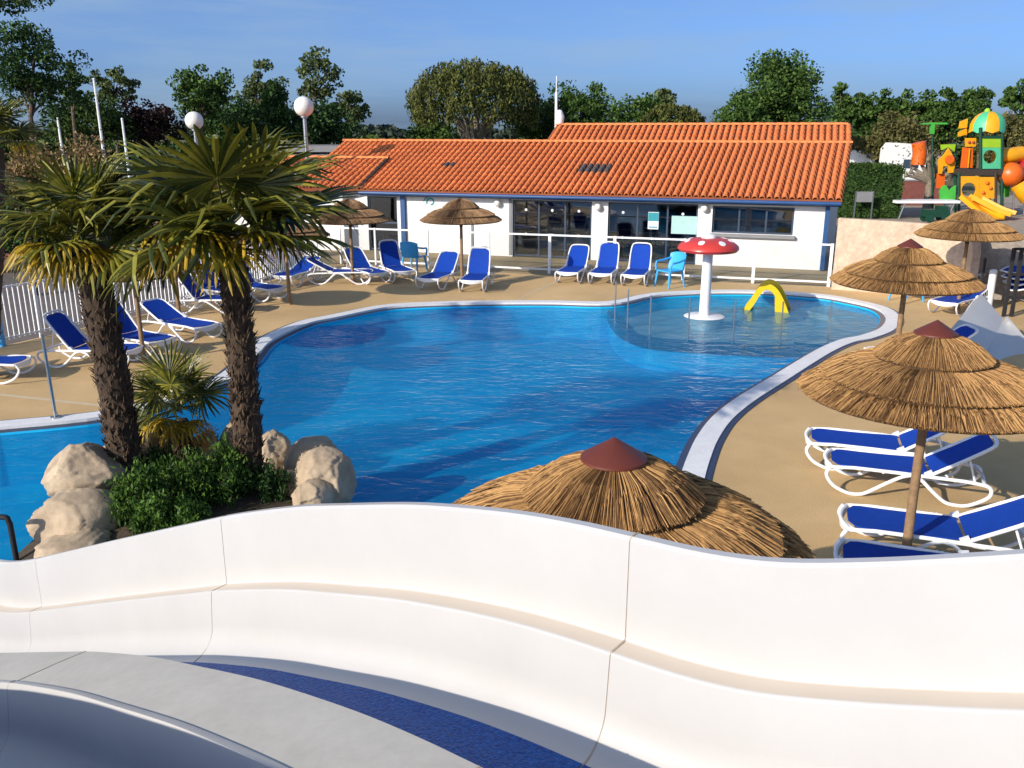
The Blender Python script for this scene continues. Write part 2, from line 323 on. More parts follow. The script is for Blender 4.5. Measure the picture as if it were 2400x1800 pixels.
def spline(pts, per=8, closed=False):                # Catmull-Rom
    pts = [Vector(p) for p in pts]; n = len(pts); out = []
    rng = range(n) if closed else range(n - 1)
    for i in rng:
        p1, p2 = pts[i], pts[(i + 1) % n]
        p0 = pts[(i - 1) % n] if (closed or i > 0) else p1 * 2 - p2
        p3 = pts[(i + 2) % n] if (closed or i + 2 < n) else p2 * 2 - p1
        for k in range(per):
            t = k / per
            out.append(0.5 * ((2 * p1) + (p2 - p0) * t + (2 * p0 - 5 * p1 + 4 * p2 - p3) * t * t + (3 * p1 - p0 - 3 * p2 + p3) * t ** 3))
    if not closed: out.append(pts[-1])
    return out
def fill_poly(loops, z, name, m):                    # flat sheet: first loop outer, further loops holes
    bm = bmesh.new(); es = []
    for lp in loops:
        vs = [bm.verts.new((p[0], p[1], z)) for p in lp]
        es += [bm.edges.new((vs[i], vs[(i + 1) % len(vs)])) for i in range(len(vs))]
    bmesh.ops.triangle_fill(bm, use_beauty=True, use_dissolve=False, edges=es)
    for f in bm.faces:
        if f.normal.z < 0: f.normal_flip()
    me = bpy.data.meshes.new(name); bm.to_mesh(me); bm.free(); me.materials.append(MATS[m]); return me
def offset_loop(lp, d):                               # inward for a loop whose inside is on the given side
    n = len(lp); out = []
    for i in range(n):
        a, b = lp[(i - 1) % n], lp[(i + 1) % n]; t = (b - a); t.z = 0; t.normalize(); out.append(lp[i] + Vector((t.y, -t.x, 0)) * d)
    return out
def ribbon(la, za, lb, zb, mb, mi=0, closed=True):
    n = len(la); vs = [(p.x, p.y, za) for p in la] + [(p.x, p.y, zb) for p in lb]
    fs = [(i, (i + 1) % n, n + (i + 1) % n, n + i) for i in range(n if closed else n - 1)]
    mb.add(vs, fs, mi)
# ================================================================== THE SETTING
def structure(name, me):
    o = link(name, me); o['kind'] = 'structure'; return o
Y0 = g(0, 987).y
pool_px = [(239, 963), (390, 925), (483, 893), (545, 848), (593, 800), (687, 757), (770, 739), (890, 716), (1016, 708), (1175, 705), (1300, 705), (1418, 707),
           (1490, 693), (1553, 685), (1680, 680), (1806, 682), (1933, 691), (2012, 704), (2085, 722), (2117, 745), (2108, 774), (2060, 795), (2010, 806), (1954, 832), (1856, 895),
           (1781, 944), (1730, 987), (1699, 1032), (1681, 1077), (1667, 1130), (1658, 1200)]
ctrl = [V(-12.0, 3.4, 0), V(-12.2, 8.0, 0), V(-11.6, 12.2, 0), g(-120, 1000), g(0, 987)] + [g(*p) for p in pool_px] + [V(1.75, 8.1, 0), V(0.6, 7.35, 0), V(-1.5, 7.1, 0), V(-3.2, 6.2, 0), V(-4.3, 4.9, 0), V(-6.0, 3.6, 0)]
outer = spline(ctrl, 6, closed=True)
L1 = offset_loop(outer, 0.085); L2 = offset_loop(outer, 0.385); L3 = offset_loop(outer, 0.50); L4 = offset_loop(outer, 0.52)
WATER_Z = -0.07
fenceL = [V(-13.4, 11.6, 0), g(-90, 832), g(0, 812), g(97, 790), g(434, 715), g(615, 663), g(745, 622)]
fenceF = [g(800, 618), g(1281, 645), g(1941, 672)]
deck_outer = [V(-14, -12, 0)] + fenceL + fenceF + [g(2250, 702), V(26, 20, 0), V(26, -12, 0)]
structure('deck', fill_poly([deck_outer, outer], 0.0, 'deck', 'deck'))
hole = offset_loop(outer, -0.02)
structure('ground', fill_poly([[V(-2500, -300, 0), V(-2500, 4000, 0), V(2500, 4000, 0), V(2500, -300, 0)], hole], -0.022, 'ground', 'ground'))
structure('terrace', fill_poly([[V(-5.9, 28.9, 0), V(-9, 40, 0), V(14, 40, 0), V(14, 22.2, 0), V(8.6, 24.1, 0), V(1.0, 26.1, 0)]], -0.008, 'terrace', 'terrace'))
structure('road', fill_poly([[V(-40, 8, 0), V(-30, 40, 0), V(-9.5, 40, 0), V(-6.2, 28.6, 0), V(-7.1, 25, 0), V(-8.1, 21.6, 0), V(-10.3, 17.2, 0), V(-13.3, 11.8, 0)]], -0.012, 'road', 'asphalt'))
structure('play_ground', fill_poly([[V(12, 29, 0), V(16, 60, 0), V(60, 60, 0), V(60, 25, 0), V(24, 24, 0)]], -0.014, 'play_ground', 'gravel'))
# pool edge
mb = MB(); ribbon(outer, 0.0, outer, 0.012, mb); ribbon(outer, 0.012, L1, 0.014, mb); structure('pool_edge_band', mb.mesh('edge', 'tile_dark'))
mb = MB(); ribbon(L1, 0.0, L1, 0.03, mb); ribbon(L1, 0.03, L2, 0.026, mb); ribbon(L2, 0.026, L2, -0.02, mb); structure('pool_coping', mb.mesh('coping', 'coping'))
mb = MB(); ribbon(L2, -0.021, L3, -0.035, mb); structure('pool_edge_tiles', mb.mesh('edge_tiles', 'tile_dark'))
mb = MB(); ribbon(L3, -0.035, L4, -0.34, mb); ribbon(L4, -0.34, L4, -0.86, mb); structure('pool_wall', mb.mesh('pool_wall', 'liner'))
structure('pool_floor', fill_poly([L4], -0.85, 'pool_floor', 'liner'))
# paddling end: raised floor, its step and the low sill under water
sill = spline([g(*p, WATER_Z) for p in [(1425, 716), (1441, 745), (1470, 768), (1522, 785), (1612, 793), (1717, 799), (1828, 803), (1950, 800)]], 6)
kid_edge = [p for p in L4 if p.y > g(1400, 820).y and p.x > g(1425, 720).x - 0.05 and (p.x < 30)]
def arc_of_loop(lp, a, b):                              # the stretch of the loop between the points nearest to a and b
    ia = min(range(len(lp)), key=lambda i: (lp[i] - a).length_squared); ib = min(range(len(lp)), key=lambda i: (lp[i] - b).length_squared)
    return [lp[i % len(lp)] for i in range(ia, ib + 1 if ib > ia else ib + len(lp) + 1)]
arcL = arc_of_loop(L4, sill[0], sill[-1])
kid = [V(p.x, p.y, 0) for p in arcL] + [V(p.x, p.y, 0) for p in sill[::-1]][1:-1]
o = structure('paddling_pool_floor', fill_poly([kid], -0.36, 'kid', 'liner_pale'))
mb = MB()
for i in range(len(sill) - 1): mb.bar(V(sill[i].x, sill[i].y, -0.245), V(sill[i + 1].x, sill[i + 1].y, -0.245), 0.10, 0.25)
structure('pool_sill', mb.mesh('pool_sill', 'tile_dark'))
mb = MB(); ribbon(sill, -0.35, sill, -0.86, mb, closed=False); structure('paddling_pool_wall', mb.mesh('paddling_pool_wall', 'liner'))
bench = arc_of_loop(L4, g(1900, 700), g(1990, 806)); inn = offset_loop(bench, 0.9)[1:-1]
inn2 = [p for p in inn]
mb = MB(); n_ = len(inn2)
mb.add([(p.x, p.y, -0.19) for p in bench[1:-1]] + [(p.x, p.y, -0.20) for p in inn2] + [(p.x, p.y, -0.355) for p in inn2],
       [(i, i + 1, n_ + i + 1, n_ + i) for i in range(n_ - 1)] + [(n_ + i, n_ + i + 1, 2 * n_ + i + 1, 2 * n_ + i) for i in range(n_ - 1)])
structure('paddling_pool_step', mb.mesh('kid_step', 'liner_step'))
structure('pool_water', fill_poly([L3], WATER_Z, 'water', 'water'))
# joints in the deck
def deck_joint(a, b, w=0.05):
    m_ = MB(); a = g(*a, .004); b = g(*b, .004); d = (b - a).normalized(); s_ = Vector((-d.y, d.x, 0)) * w / 2
    m_.add([a - s_, b - s_, b + s_, a + s_], [(0, 1, 2, 3)]); structure('deck_joint', m_.mesh('deck_joint', 'deck_line'))
deck_joint((-60, 918), (242, 951), 0.09); deck_joint((1213, 702), (1303, 660), 0.06)

# ------------------------------------------------------------------ the white water slide under the camera
SD = Vector((-0.778, 0.628, 0)).normalized(); SN = Vector((0.628, 0.778, 0)).normalized(); LAT = 1.8
TT = [(-2.4, 4.25), (-1.2, 3.85), (0.0, 3.49), (0.28, 3.38), (0.46, 3.31), (0.67, 3.24), (0.85, 3.205), (1.06, 3.185), (1.24, 3.168), (1.44, 3.14), (1.69, 3.09), (1.9, 3.04), (2.21, 2.95), (2.48, 2.868), (2.9, 2.715),
      (3.15, 2.612), (3.87, 2.31), (4.55, 2.02), (4.95, 1.85), (5.24, 1.735), (5.5, 1.65), (5.9, 1.55), (6.5, 1.36), (7.2, 1.12), (8.0, 0.85)]
def Tz(s):
    xs = [a for a, _ in TT]
    i = max(1, min(len(TT) - 3, next((k for k in range(len(xs)) if xs[k] > s), len(xs)) - 1))
    x0, x1, x2, x3 = xs[i - 1], xs[i], xs[i + 1], xs[i + 2]; y0, y1, y2, y3 = [TT[k][1] for k in (i - 1, i, i + 1, i + 2)]
    if s < xs[1]: return TT[0][1] + (s - xs[0]) * (TT[1][1] - TT[0][1]) / (xs[1] - xs[0])
    m1 = (y2 - y0) / (x2 - x0); m2 = (y3 - y1) / (x3 - x1); h = x2 - x1; t = (s - x1) / h
    return (2 * t**3 - 3 * t**2 + 1) * y1 + (t**3 - 2 * t**2 + t) * h * m1 + (-2 * t**3 + 3 * t**2) * y2 + (t**3 - t**2) * h * m2
def SP(s, d, dz): p = SN * (LAT + d) + SD * s; return Vector((p.x, p.y, Tz(s) + dz))
def arc(cx, cz, r_, a0, a1, n): return [(cx + r_ * math.cos(R(a0 + (a1 - a0) * i / n)), cz + r_ * math.sin(R(a0 + (a1 - a0) * i / n))) for i in range(n + 1)]
PROF = ([(0.055, -0.06), (0.05, -0.012), (0.036, 0.0), (0.010, 0.0), (0.0, -0.010), (-0.002, -0.292)] + arc(-0.010, -0.294, 0.008, 0, -90, 3) + [(-0.066, -0.303)]
        + arc(-0.068, -0.311, 0.008, 90, 180, 3) + [(-0.088, -0.46)] + arc(-0.21, -0.46, 0.122, 0, -78, 6) + [(-0.26, -0.592), (-0.40, -0.598), (-0.52, -0.590)]
        + [(-0.565, -0.565), (-0.585, -0.50), (-0.588, -0.338), (-0.598, -0.319), (-0.70, -0.315), (-0.835, -0.316), (-0.842, -0.310), (-0.862, -0.308), (-0.870, -0.325), (-0.885, -0.46)]
        + arc(-1.005, -0.46, 0.12, 0, -78, 6) + [(-1.08, -0.595), (-1.25, -0.60), (-1.38, -0.59)] + [(-1.45, -0.54), (-1.475, -0.45), (-1.485, 0.0), (-1.50, 0.015), (-1.53, 0.015), (-1.54, -0.015)])
OUT = [(-1.545, -0.62), (-1.40, -0.70), (0.0, -0.70), (0.06, -0.62)]
SHELL = PROF + OUT
def seg_mat(i):
    (d0, z0), (d1, z1) = SHELL[i], SHELL[(i + 1) % len(SHELL)]; m = (d0 + d1) / 2; zz = (z0 + z1) / 2
    if -0.068 < m < -0.005 and -0.32 < zz < -0.29: return 1
    if -0.80 < m < -0.60 and zz > -0.34 and abs(d1 - d0) > 0.05: return 2
    return 0
slide_root = thing('water_slide', 'wavy white fibreglass water slide with blue lanes sweeping across the foreground', 'water slide', tuple(SP(3, -0.7, -Tz(3))))
def sweep(s0, s1, prof, mats, name, parent, closed=True, shrink=0.0, mfun=None):
    ns = max(2, int((s1 - s0) / 0.05)); m_ = MB(); n = len(prof); vs = []; cc = (sum(p[0] for p in prof) / n, sum(p[1] for p in prof) / n)
    for i in range(ns + 1):
        s = s0 + (s1 - s0) * i / ns
        for k, (d, z) in enumerate(prof):
            if shrink:
                a, b = prof[(k - 1) % n], prof[(k + 1) % n]; tx, tz = b[0] - a[0], b[1] - a[1]; l = math.hypot(tx, tz) or 1
                d, z = d + shrink * (-tz / l) * -1, z + shrink * (tx / l) * 1
            vs.append(SP(s, d, z))
    cnt = n if closed else n - 1
    for k in range(cnt):
        fs = [(i * n + k, i * n + (k + 1) % n, (i + 1) * n + (k + 1) % n, (i + 1) * n + k) for i in range(ns)]
        if k == 0: m_.add(vs, fs, mfun(k) if mfun else 0)
        else: m_.f += fs; m_.m += [mfun(k) if mfun else 0] * len(fs)
    if closed: m_.f += [tuple(range(n)), tuple(ns * n + k for k in range(n))[::-1]]; m_.m += [0, 0]
    return m_.build(name, mats, parent, smooth=True, world=True)
JOINTS = [-2.3, -0.95, 1.06, 2.98, 4.95, 6.9, 7.9]
for a, b in zip(JOINTS[:-1], JOINTS[1:]):
    sec = sweep(a + 0.0016, b - 0.0016, SHELL, ['gelcoat', 'gelcoat_ledge', 'gelcoat_light_tone'], 'chute_section', slide_root, mfun=seg_mat)
    lane = [(-0.190, -0.5765), (-0.228, -0.5838), (-0.26, -0.587), (-0.40, -0.592), (-0.52, -0.584), (-0.56, -0.563)]
    lane2 = [(-0.975, -0.5765), (-1.08, -0.589), (-1.25, -0.595), (-1.38, -0.584), (-1.44, -0.545)]
    sweep(a + 0.0016, b - 0.0016, lane, 'slide_blue', 'lane', slide_root, closed=False)
    sweep(a + 0.0016, b - 0.0016, lane2, 'slide_blue', 'lane', slide_root, closed=False)
for s in JOINTS[1:-1]:
    sweep(s - 0.0030, s + 0.0030, SHELL, 'joint', 'joint_seal', slide_root, shrink=-0.0018)
for s in (-0.9, 1.4, 3.4, 5.4, 7.3):
    for d in (-1.3, -0.15):
        p = SP(s, d, -0.69); m_ = MB(); m_.tube([(p.x, p.y, -0.85 if s > 3 else 0.0), (p.x, p.y, p.z)], 0.06, 10); m_.build('support_post', 'steel', slide_root, smooth=True, world=True)
# ================================================================== SUN LOUNGERS
def lounger_meshes():
    M = {}
    m = MB()
    for s in (-1, 1):
        y = 0.315 * s
        m.tube([(0.06, y, .335), (0.30, y, .352), (0.8, y, .345), (1.12, y, .335), (1.5, y, .325), (1.72, y, .30)], 0.0215, 8, ry=0.8)
    foot = [(0.06, -0.315, .335)] + [(0.06 - 0.075 * math.sin(math.pi * t / 10), -0.315 + 0.63 * t / 10, .335) for t in range(1, 10)] + [(0.06, 0.315, .335)]
    m.tube(foot, 0.0215, 8); m.tube([(1.70, -0.315, .30), (1.73, 0, .30), (1.70, 0.315, .30)], 0.022, 8); m.tube([(0.62, -0.3, .325), (0.62, 0.3, .325)], 0.018, 6)
    M['frame'] = m.mesh('lounger_frame', 'white_plastic', True)
    m = MB(); n = 10; vs = []                                 # curved foot apron
    for i in range(n + 1):
        y = -0.30 + 0.6 * i / n; x = 0.045 - 0.075 * math.cos(math.pi * (i / n - .5)) ; zb = .335 - .085 + .05 * abs(2 * i / n - 1) ** 2
        vs += [(x, y, .338), (x + .012, y, zb), (x + .03, y, .338), (x + .036, y, zb)]
    fs = []
    for i in range(n):
        a, b = 4 * i, 4 * i + 4; fs += [(a, a + 1, b + 1, b), (a + 2, b + 2, b + 3, a + 3), (a + 1, a + 3, b + 3, b + 1), (a, b, b + 2, a + 2)]
    m.add(vs, fs); M['apron'] = m.mesh('lounger_apron', 'white_plastic', True)
    for s, nm in ((-1, 'r'), (1, 'l')):
        y = 0.325 * s
        m = MB(); m.tube(spline([(0.03, y, .335), (-0.005, y, .24), (0.08, y, .11), (0.24, y, .034), (0.36, y, .026), (0.46, y, .06), (0.66, y, .20), (0.82, y, .30), (0.95, y, .345)], 4), 0.0215, 8, ry=0.85); M['legf' + nm] = m.mesh('lounger_leg', 'white_plastic', True)
        m = MB(); m.tube(spline([(0.88, y, .345), (1.02, y, .30), (1.16, y, .17), (1.30, y, .055), (1.42, y, .026), (1.56, y, .04), (1.73, y, .14), (1.775, y, .22), (1.74, y, .29), (1.60, y, .318)], 4), 0.0215, 8, ry=0.85); M['legr' + nm] = m.mesh('lounger_leg', 'white_plastic', True)
    def slab(L, w0, w1, r0, r1, th, bow):                     # sling with rounded ends
        m = MB(); n = 16; top = []; 
        for i in range(n + 1):
            t = i / n; x = L * t; wd = w0 + (w1 - w0) * t
            if x < r0: wd = wd - r0 + math.sqrt(max(0, r0 * r0 - (r0 - x) ** 2))
            if L - x < r1: wd = wd - r1 + math.sqrt(max(0, r1 * r1 - (r1 - (L - x)) ** 2))
            top.append((x, max(wd, 0.02), bow * math.sin(math.pi * t)))
        vs = []; fs = []; q = 6
        for x, wd, z in top:
            for j in range(q + 1):
                yy = wd * (2 * j / q - 1); vs.append((x, yy, z + th - .008 * (1 - (2 * j / q - 1) ** 2)))
        k = len(vs)
        for x, wd, z in top:
            for j in range(q + 1): vs.append((x, wd * (2 * j / q - 1), z - .008 * (1 - (2 * j / q - 1) ** 2)))
        for i in range(n):
            for j in range(q):
                a = i * (q + 1) + j; b = a + q + 1; fs += [(a, a + 1, b + 1, b), (k + a, k + b, k + b + 1, k + a + 1)]
            for j in (0, q):
                a = i * (q + 1) + j; b = a + q + 1; fs.append((a, b, k + b, k + a))
        for j in range(q):
            for a in (j, n * (q + 1) + j): fs.append((a, a + 1, k + a + 1, k + a))
        m.add(vs, fs); return m
    M['seat'] = slab(1.06, 0.275, 0.275, 0.14, 0.02, .014, -.012).mesh('lounger_sling', 'sling', True)
    M['back'] = slab(0.74, 0.275, 0.26, 0.02, 0.12, .014, -.012).mesh('lounger_back', 'sling', True)
    m = MB(); p = [(0, -0.305, 0)] + spline([(0.45, -0.30, 0.0), (0.70, -0.275, 0), (0.785, -0.20, 0), (0.80, 0, 0), (0.785, 0.20, 0), (0.70, 0.275, 0), (0.45, 0.30, 0.0)], 4) + [(0, 0.305, 0)]
    m.tube(p, 0.021, 8)
    for s in (-1, 1): m.box((0.0, 0.305 * s, 0.028), (0.09, 0.05, 0.045))
    M['backframe'] = m.mesh('lounger_backframe', 'white_plastic', True)
    return M
LM = lounger_meshes()
def strut_mesh(back):
    m = MB(); a = R(back); hx, hz = 1.12, .355; p = (hx + .45 * math.cos(a) + .05 * math.sin(a), hz + .45 * math.sin(a) - .05 * math.cos(a))
    for s in (-1, 1): m.tube([(p[0], .26 * s, p[1]), (min(1.66, p[0] + .08), .26 * s, .315)], 0.013, 6)
    m.tube([(p[0], -.26, p[1]), (p[0], .26, p[1])], 0.012, 6)
    return m.mesh('lounger_strut', 'white_plastic', True)
STRUT = {}
def lounger(loc, heading, back, label, group='blue and white sun loungers'):
    t = thing('sun_lounger', label, 'sun lounger', (loc[0], loc[1], 0.0), heading, group)
    link('frame', LM['frame'], t); link('foot_apron', LM['apron'], t)
    for k in ('legfr', 'legfl', 'legrr', 'legrl'): link('leg', LM[k], t)
    link('seat_sling', LM['seat'], t, (0.05, 0, .352))
    link('backrest_frame', LM['backframe'], t, (1.12, 0, .350), (0, -R(back), 0))
    link('backrest_sling', LM['back'], t, (1.14, 0, .360), (0, -R(back), 0))
    if back not in STRUT: STRUT[back] = strut_mesh(back)
    link('backrest_strut', STRUT[back], t); return t
def lounger_by(pa, pb, side, back, label):                    # from the two ground contacts of its visible side
    a, b = g(*pa), g(*pb); h = math.atan2(b.y - a.y, b.x - a.x); mid = (a + b) / 2; off = Matrix.Rotation(h, 3, 'Z') @ Vector((0.89, 0.325 * side, 0))
    return lounger((mid.x - off.x, mid.y - off.y), h, back, label)
def lounger_ft(pf, ph, back, label):                          # from the ground below its foot end and below its head
    a, b = g(*pf), g(*ph); h = math.atan2(b.y - a.y, b.x - a.x); return lounger((a.x, a.y), h, back, label)
# beside the near right parasol
pa, pb = g(2008, 1163), g(2246, 1190); h0 = math.atan2(pb.y - pa.y, pb.x - pa.x); o2 = Matrix.Rotation(h0, 3, 'Z') @ Vector((0.36, -0.325, 0)); base2 = Vector((pa.x - o2.x, pa.y - o2.y, 0))
lounger(base2, h0, 33, 'front one of two blue loungers close together behind the near parasol pole')
d1 = g(1954, 1003, .36) - g(1945, 1054, .36); lounger(base2 + Vector((0.02, 0.80, 0)), h0, 33, 'blue lounger tucked behind its twin, under the rim of the near thatched parasol')
d3 = g(1990, 1228, .36) - g(1951, 1084, .36); base3 = base2 + Vector((d3.x, d3.y, 0)); lounger(base3, h0, 28, 'blue lounger with the shadow of the parasol pole across its seat')
d4 = g(1985, 1276, .36) - g(1994, 1192, .36); lounger(base3 + Vector((d4.x, d4.y, 0)), h0 - R(2), 10, 'shaded blue lounger half hidden by the white slide rim')
a_, b_ = g(2040, 822, .36), g(2300, 780, .7); lounger((a_.x, a_.y), math.atan2(b_.y - a_.y, b_.x - a_.x), 35, 'blue lounger showing only its ends behind the near thatched parasol')
a_ = g(2205, 742); lounger((a_.x, a_.y), R(40), 15, 'white framed lounger end showing beside the small white slide')
# along the far fence
lounger_ft((1001, 683), (1076, 652), 42, 'reclined blue lounger left of the far parasol pole')
lounger_ft((1103, 688), (1139, 655), 62, 'upright blue lounger right of the far parasol pole')
lounger_ft((1327, 667), (1368, 640), 46, 'leftmost of three blue loungers in a row by the glass fence')
lounger_ft((1405, 670), (1439, 640), 62, 'middle of three blue loungers in a row by the glass fence')
lounger_ft((1482, 674), (1513, 643), 62, 'rightmost of three blue loungers in a row, next to the light blue chair')
lounger_ft((952, 664), (905, 644), 64, 'upright blue lounger beside the light blue stacked chair')
lounger_ft((893, 668), (836, 652), 42, 'blue lounger standing behind the second thatched parasol pole from the building door')
lounger_by((823, 668), (768, 668), 1, 28, 'low reclined blue lounger at the left foot of the thatched parasol by the doorway')
lounger_ft((660, 676), (726, 655), 22, 'nearly flat blue lounger behind the thin parasol pole at the picket fence')
lounger_ft((655, 707), (580, 697), 58, 'blue lounger peeping out right of the tall palm trunk')
lounger_by((510, 738), (452, 737), 1, 55, 'blue lounger half hidden left of the tall palm trunk')
lounger_ft((560, 716), (478, 700), 55, 'dark blue lounger back behind another one at the tall palm trunk')
lounger_by((447, 807), (347, 788), 1, 26, 'long reclined blue lounger between the two big palm trunks')
lounger_ft((392, 838), (215, 806), 48, 'blue lounger crossing behind the leaning palm trunk with only its ends showing')
lounger_by((268, 868), (128, 863), 1, 52, 'blue lounger with raised back left of the leaning palm trunk')
lounger_by((-5, 902), (-150, 905), 1, 45, 'lounger cut by the picture edge with only its white foot showing')

# ================================================================== THATCHED PARASOLS
def thatch_mesh(tiers, name, m):
    Vs = []; Fs = []; mi = []
    for (r0, z0, r1, z1, n) in tiers:
        k = len(Vs); N = 40                                   # closed thin cone under the straw
        for rr, zz in ((r0, z0 - .03), (r1 * .985, z1 + .0), (r1 * .975, z1 - .03), (r0, z0 - .08)):
            for i in range(N): t = 2 * math.pi * i / N; Vs.append((rr * math.cos(t), rr * math.sin(t), zz))
        for j in range(3):
            for i in range(N): Fs.append((k + j * N + i, k + j * N + (i + 1) % N, k + (j + 1) * N + (i + 1) % N, k + (j + 1) * N + i)); mi.append(1)
        for i in range(n):
            t = 2 * math.pi * (i + random.random()) / n; lay = random.random()
            ra = r0 + (r1 - r0) * (0.0 if random.random() < .6 else random.random() * .5); rb = r1 * (1 + random.gauss(0, .007)) + (0.018 if random.random() < .04 else 0)
            fz = lambda r_: z0 + (z1 - z0) * (r_ - r0) / (r1 - r0)
            tb = t + random.gauss(0, .014); h = .004 + .034 * lay; wd = random.uniform(.0022, .0044) * (1.25 if r1 > .8 else 1.0)
            pts = []
            for rr, tt, hh in ((ra, t, h * .6), ((ra + rb) / 2, (t + tb) / 2, h + .022), (rb, tb, h * .5 - .012 * random.random())):
                pts.append((rr, tt, fz(rr) + hh))
            k = len(Vs)
            for (rr, tt, zz), ww in zip(pts, (wd * .8, wd, wd * .7)):
                cx, cy = math.cos(tt), math.sin(tt); px, py = -cy, cx
                Vs += [(rr * cx + px * ww, rr * cy + py * ww, zz - .002), (rr * cx - px * ww, rr * cy - py * ww, zz - .002), (rr * cx, rr * cy, zz + ww * .9)]
            for j in range(2):
                a = k + 3 * j
                for q in range(3): Fs.append((a + q, a + (q + 1) % 3, a + 3 + (q + 1) % 3, a + 3 + q)); mi.append(0)
            Fs.append((k + 6, k + 7, k + 8)); mi.append(0)
    me = bpy.data.meshes.new(name); me.from_pydata(Vs, [], Fs); me.materials.append(MATS[m]); me.materials.append(MATS['thatch_under']); me.polygons.foreach_set('material_index', mi); me.update(); return me
T1 = (0.09, 2.42, 0.54, 2.205, 1500); T2 = (0.34, 2.185, 1.0, 2.005, 2700); T3 = (0.80, 1.985, 1.21, 1.85, 2700)
PM = {}
for m_ in ('thatch', 'thatch_old'):
    for k, tr in (('top', T1), ('middle', T2), ('rim', T3)): PM[m_, k] = thatch_mesh([tr], 'thatch_' + k, m_)
mb = MB(); mb.lathe([(0.20, 2.412), (0.198, 2.426), (0.001, 2.545)], 24); PM['cap'] = mb.mesh('parasol_cap', 'cap_brown', True)
mb = MB(); mb.tube([(0, 0, 0), (0.006, 0.004, 0.8), (0.0, 0.0, 1.72)], [0.050, 0.047, 0.044], 12); PM['pole'] = mb.mesh('parasol_pole', 'wood', True)
mb = MB(); mb.tube([(0, 0, 1.66), (0, 0, 2.36)], 0.050, 10); PM['sleeve'] = mb.mesh('parasol_sleeve', 'wood_dark', True)
mb = MB()
for i in range(10):
    t = 2 * math.pi * i / 10; mb.bar((0.05 * math.cos(t), 0.05 * math.sin(t), 2.27), (1.12 * math.cos(t), 1.12 * math.sin(t), 1.83), 0.022, 0.022)
PM['ribs'] = mb.mesh('parasol_ribs', 'wood_dark')
def parasol(loc, label, cap=True, old=False, rz=0.0, sc=1.0, lean=(0, 0)):
    t = thing('thatched_parasol', label, 'parasol', (loc[0], loc[1], 0), rz, 'thatched parasols round the pool'); t.scale = (sc * .95, sc * .95, sc); t.rotation_euler = (lean[0], lean[1], rz)
    m = 'thatch_old' if old else 'thatch'
    link('pole', PM['pole'], t); link('sleeve', PM['sleeve'], t); link('rib_frame', PM['ribs'], t)
    link('thatch_tier', PM[m, 'top'], t); link('thatch_tier', PM[m, 'middle'], t, rot=(0, 0, 1.0)); link('thatch_tier', PM[m, 'rim'], t, rot=(0, 0, 2.0))
    if cap: link('cap', PM['cap'], t)
    return t
p = g(1440, 1030, 2.53); parasol(p, 'thatched parasol with a brown cone cap rising right behind the white slide rim', rz=.4)
p = g(2197, 757, 2.53); parasol((p.x + .03, p.y + .05), 'large thatched parasol with brown cap over the near right loungers', rz=1.3, lean=(0, R(0.6)))
p = g(2135, 561, 2.53); parasol(p, 'thatched parasol with brown cap in front of the beige wall', rz=2.2)
p = g(2278, 490, 2.45); parasol(p, 'thatched parasol without cap standing farthest right, before the play tower', False, rz=3.1)
parasol(g(1083, 668), 'weathered thatched parasol before the white wall of the bar building', False, True, rz=.8, sc=0.98)
parasol(g(828, 666), 'weathered thatched parasol half behind palm leaves beside the doorway', False, True, rz=1.9, sc=0.97)
parasol(g(680, 714), 'thatched parasol hidden by palm leaves, its thin pole right of the tall palm', False, True, rz=2.9, sc=0.93)
parasol(g(421, 743), 'thatched parasol hidden by palm leaves, its pole just left of the tall palm', False, True, rz=4.0, sc=0.93)
parasol(g(338, 850), 'thatched parasol hidden by palm leaves, its dark pole nearest the leaning palm', False, True, rz=5.0, sc=0.93)

# ================================================================== PLASTIC CHAIRS
def chair(loc, rz, label, mname='blue_plastic', sc=1.0, tilt=0.0):
    t = thing('plastic_chair', label, 'chair', (loc[0], loc[1], 0), rz, 'light blue plastic chairs'); t.scale = (sc,) * 3
    m = MB(); m.prism([(-.24, -.23), (.24, -.21), (.24, .21), (-.24, .23)], .40, .43); m.build('seat', mname, t)
    m = MB(); n = 10; vs = []; fs = []                          # curved back
    for i in range(n + 1):
        a = math.pi * (i / n - .5) * 0.8; y = .27 * math.sin(a) / math.sin(.4 * math.pi); x = -.20 - .08 * math.cos(a); top = .80 + .06 * math.cos(a * 1.2)
        for xx, zz in ((x, .43), (x - .07, top), (x - .045, top), (x + .025, .43)): vs.append((xx, y, zz))
    for i in range(n):
        for k in range(4): fs.append((4 * i + k, 4 * i + (k + 1) % 4, 4 * i + 4 + (k + 1) % 4, 4 * i + 4 + k))
    fs += [(0, 1, 2, 3), (4 * n, 4 * n + 3, 4 * n + 2, 4 * n + 1)]; m.add(vs, fs); m.build('backrest', mname, t, True)
    for s in (-1, 1):
        m = MB(); m.tube([(-.28, .25 * s, .70), (-.05, .285 * s, .655), (.20, .28 * s, .63), (.235, .27 * s, .56), (.225, .255 * s, .42)], .026, 7); m.build('armrest', mname, t, True)
        for x, dx in ((.21, .05), (-.22, -.07)): m = MB(); m.tube([(x, .21 * s, .41), (x + dx, .25 * s, .0)], [.032, .022], 7); m.build('leg', mname, t, True)
    return t
chair(g(1568, 672), R(215), 'light blue plastic armchair at the end of the lounger row', sc=1.1)
c_ = chair(g(972, 636), R(66), 'light blue plastic armchair turned away, by the lounger before the white wall', sc=1.12)
chair(g(2122, 706), R(200), 'light blue plastic chair half hidden under the parasol by the beige wall', sc=1.1)

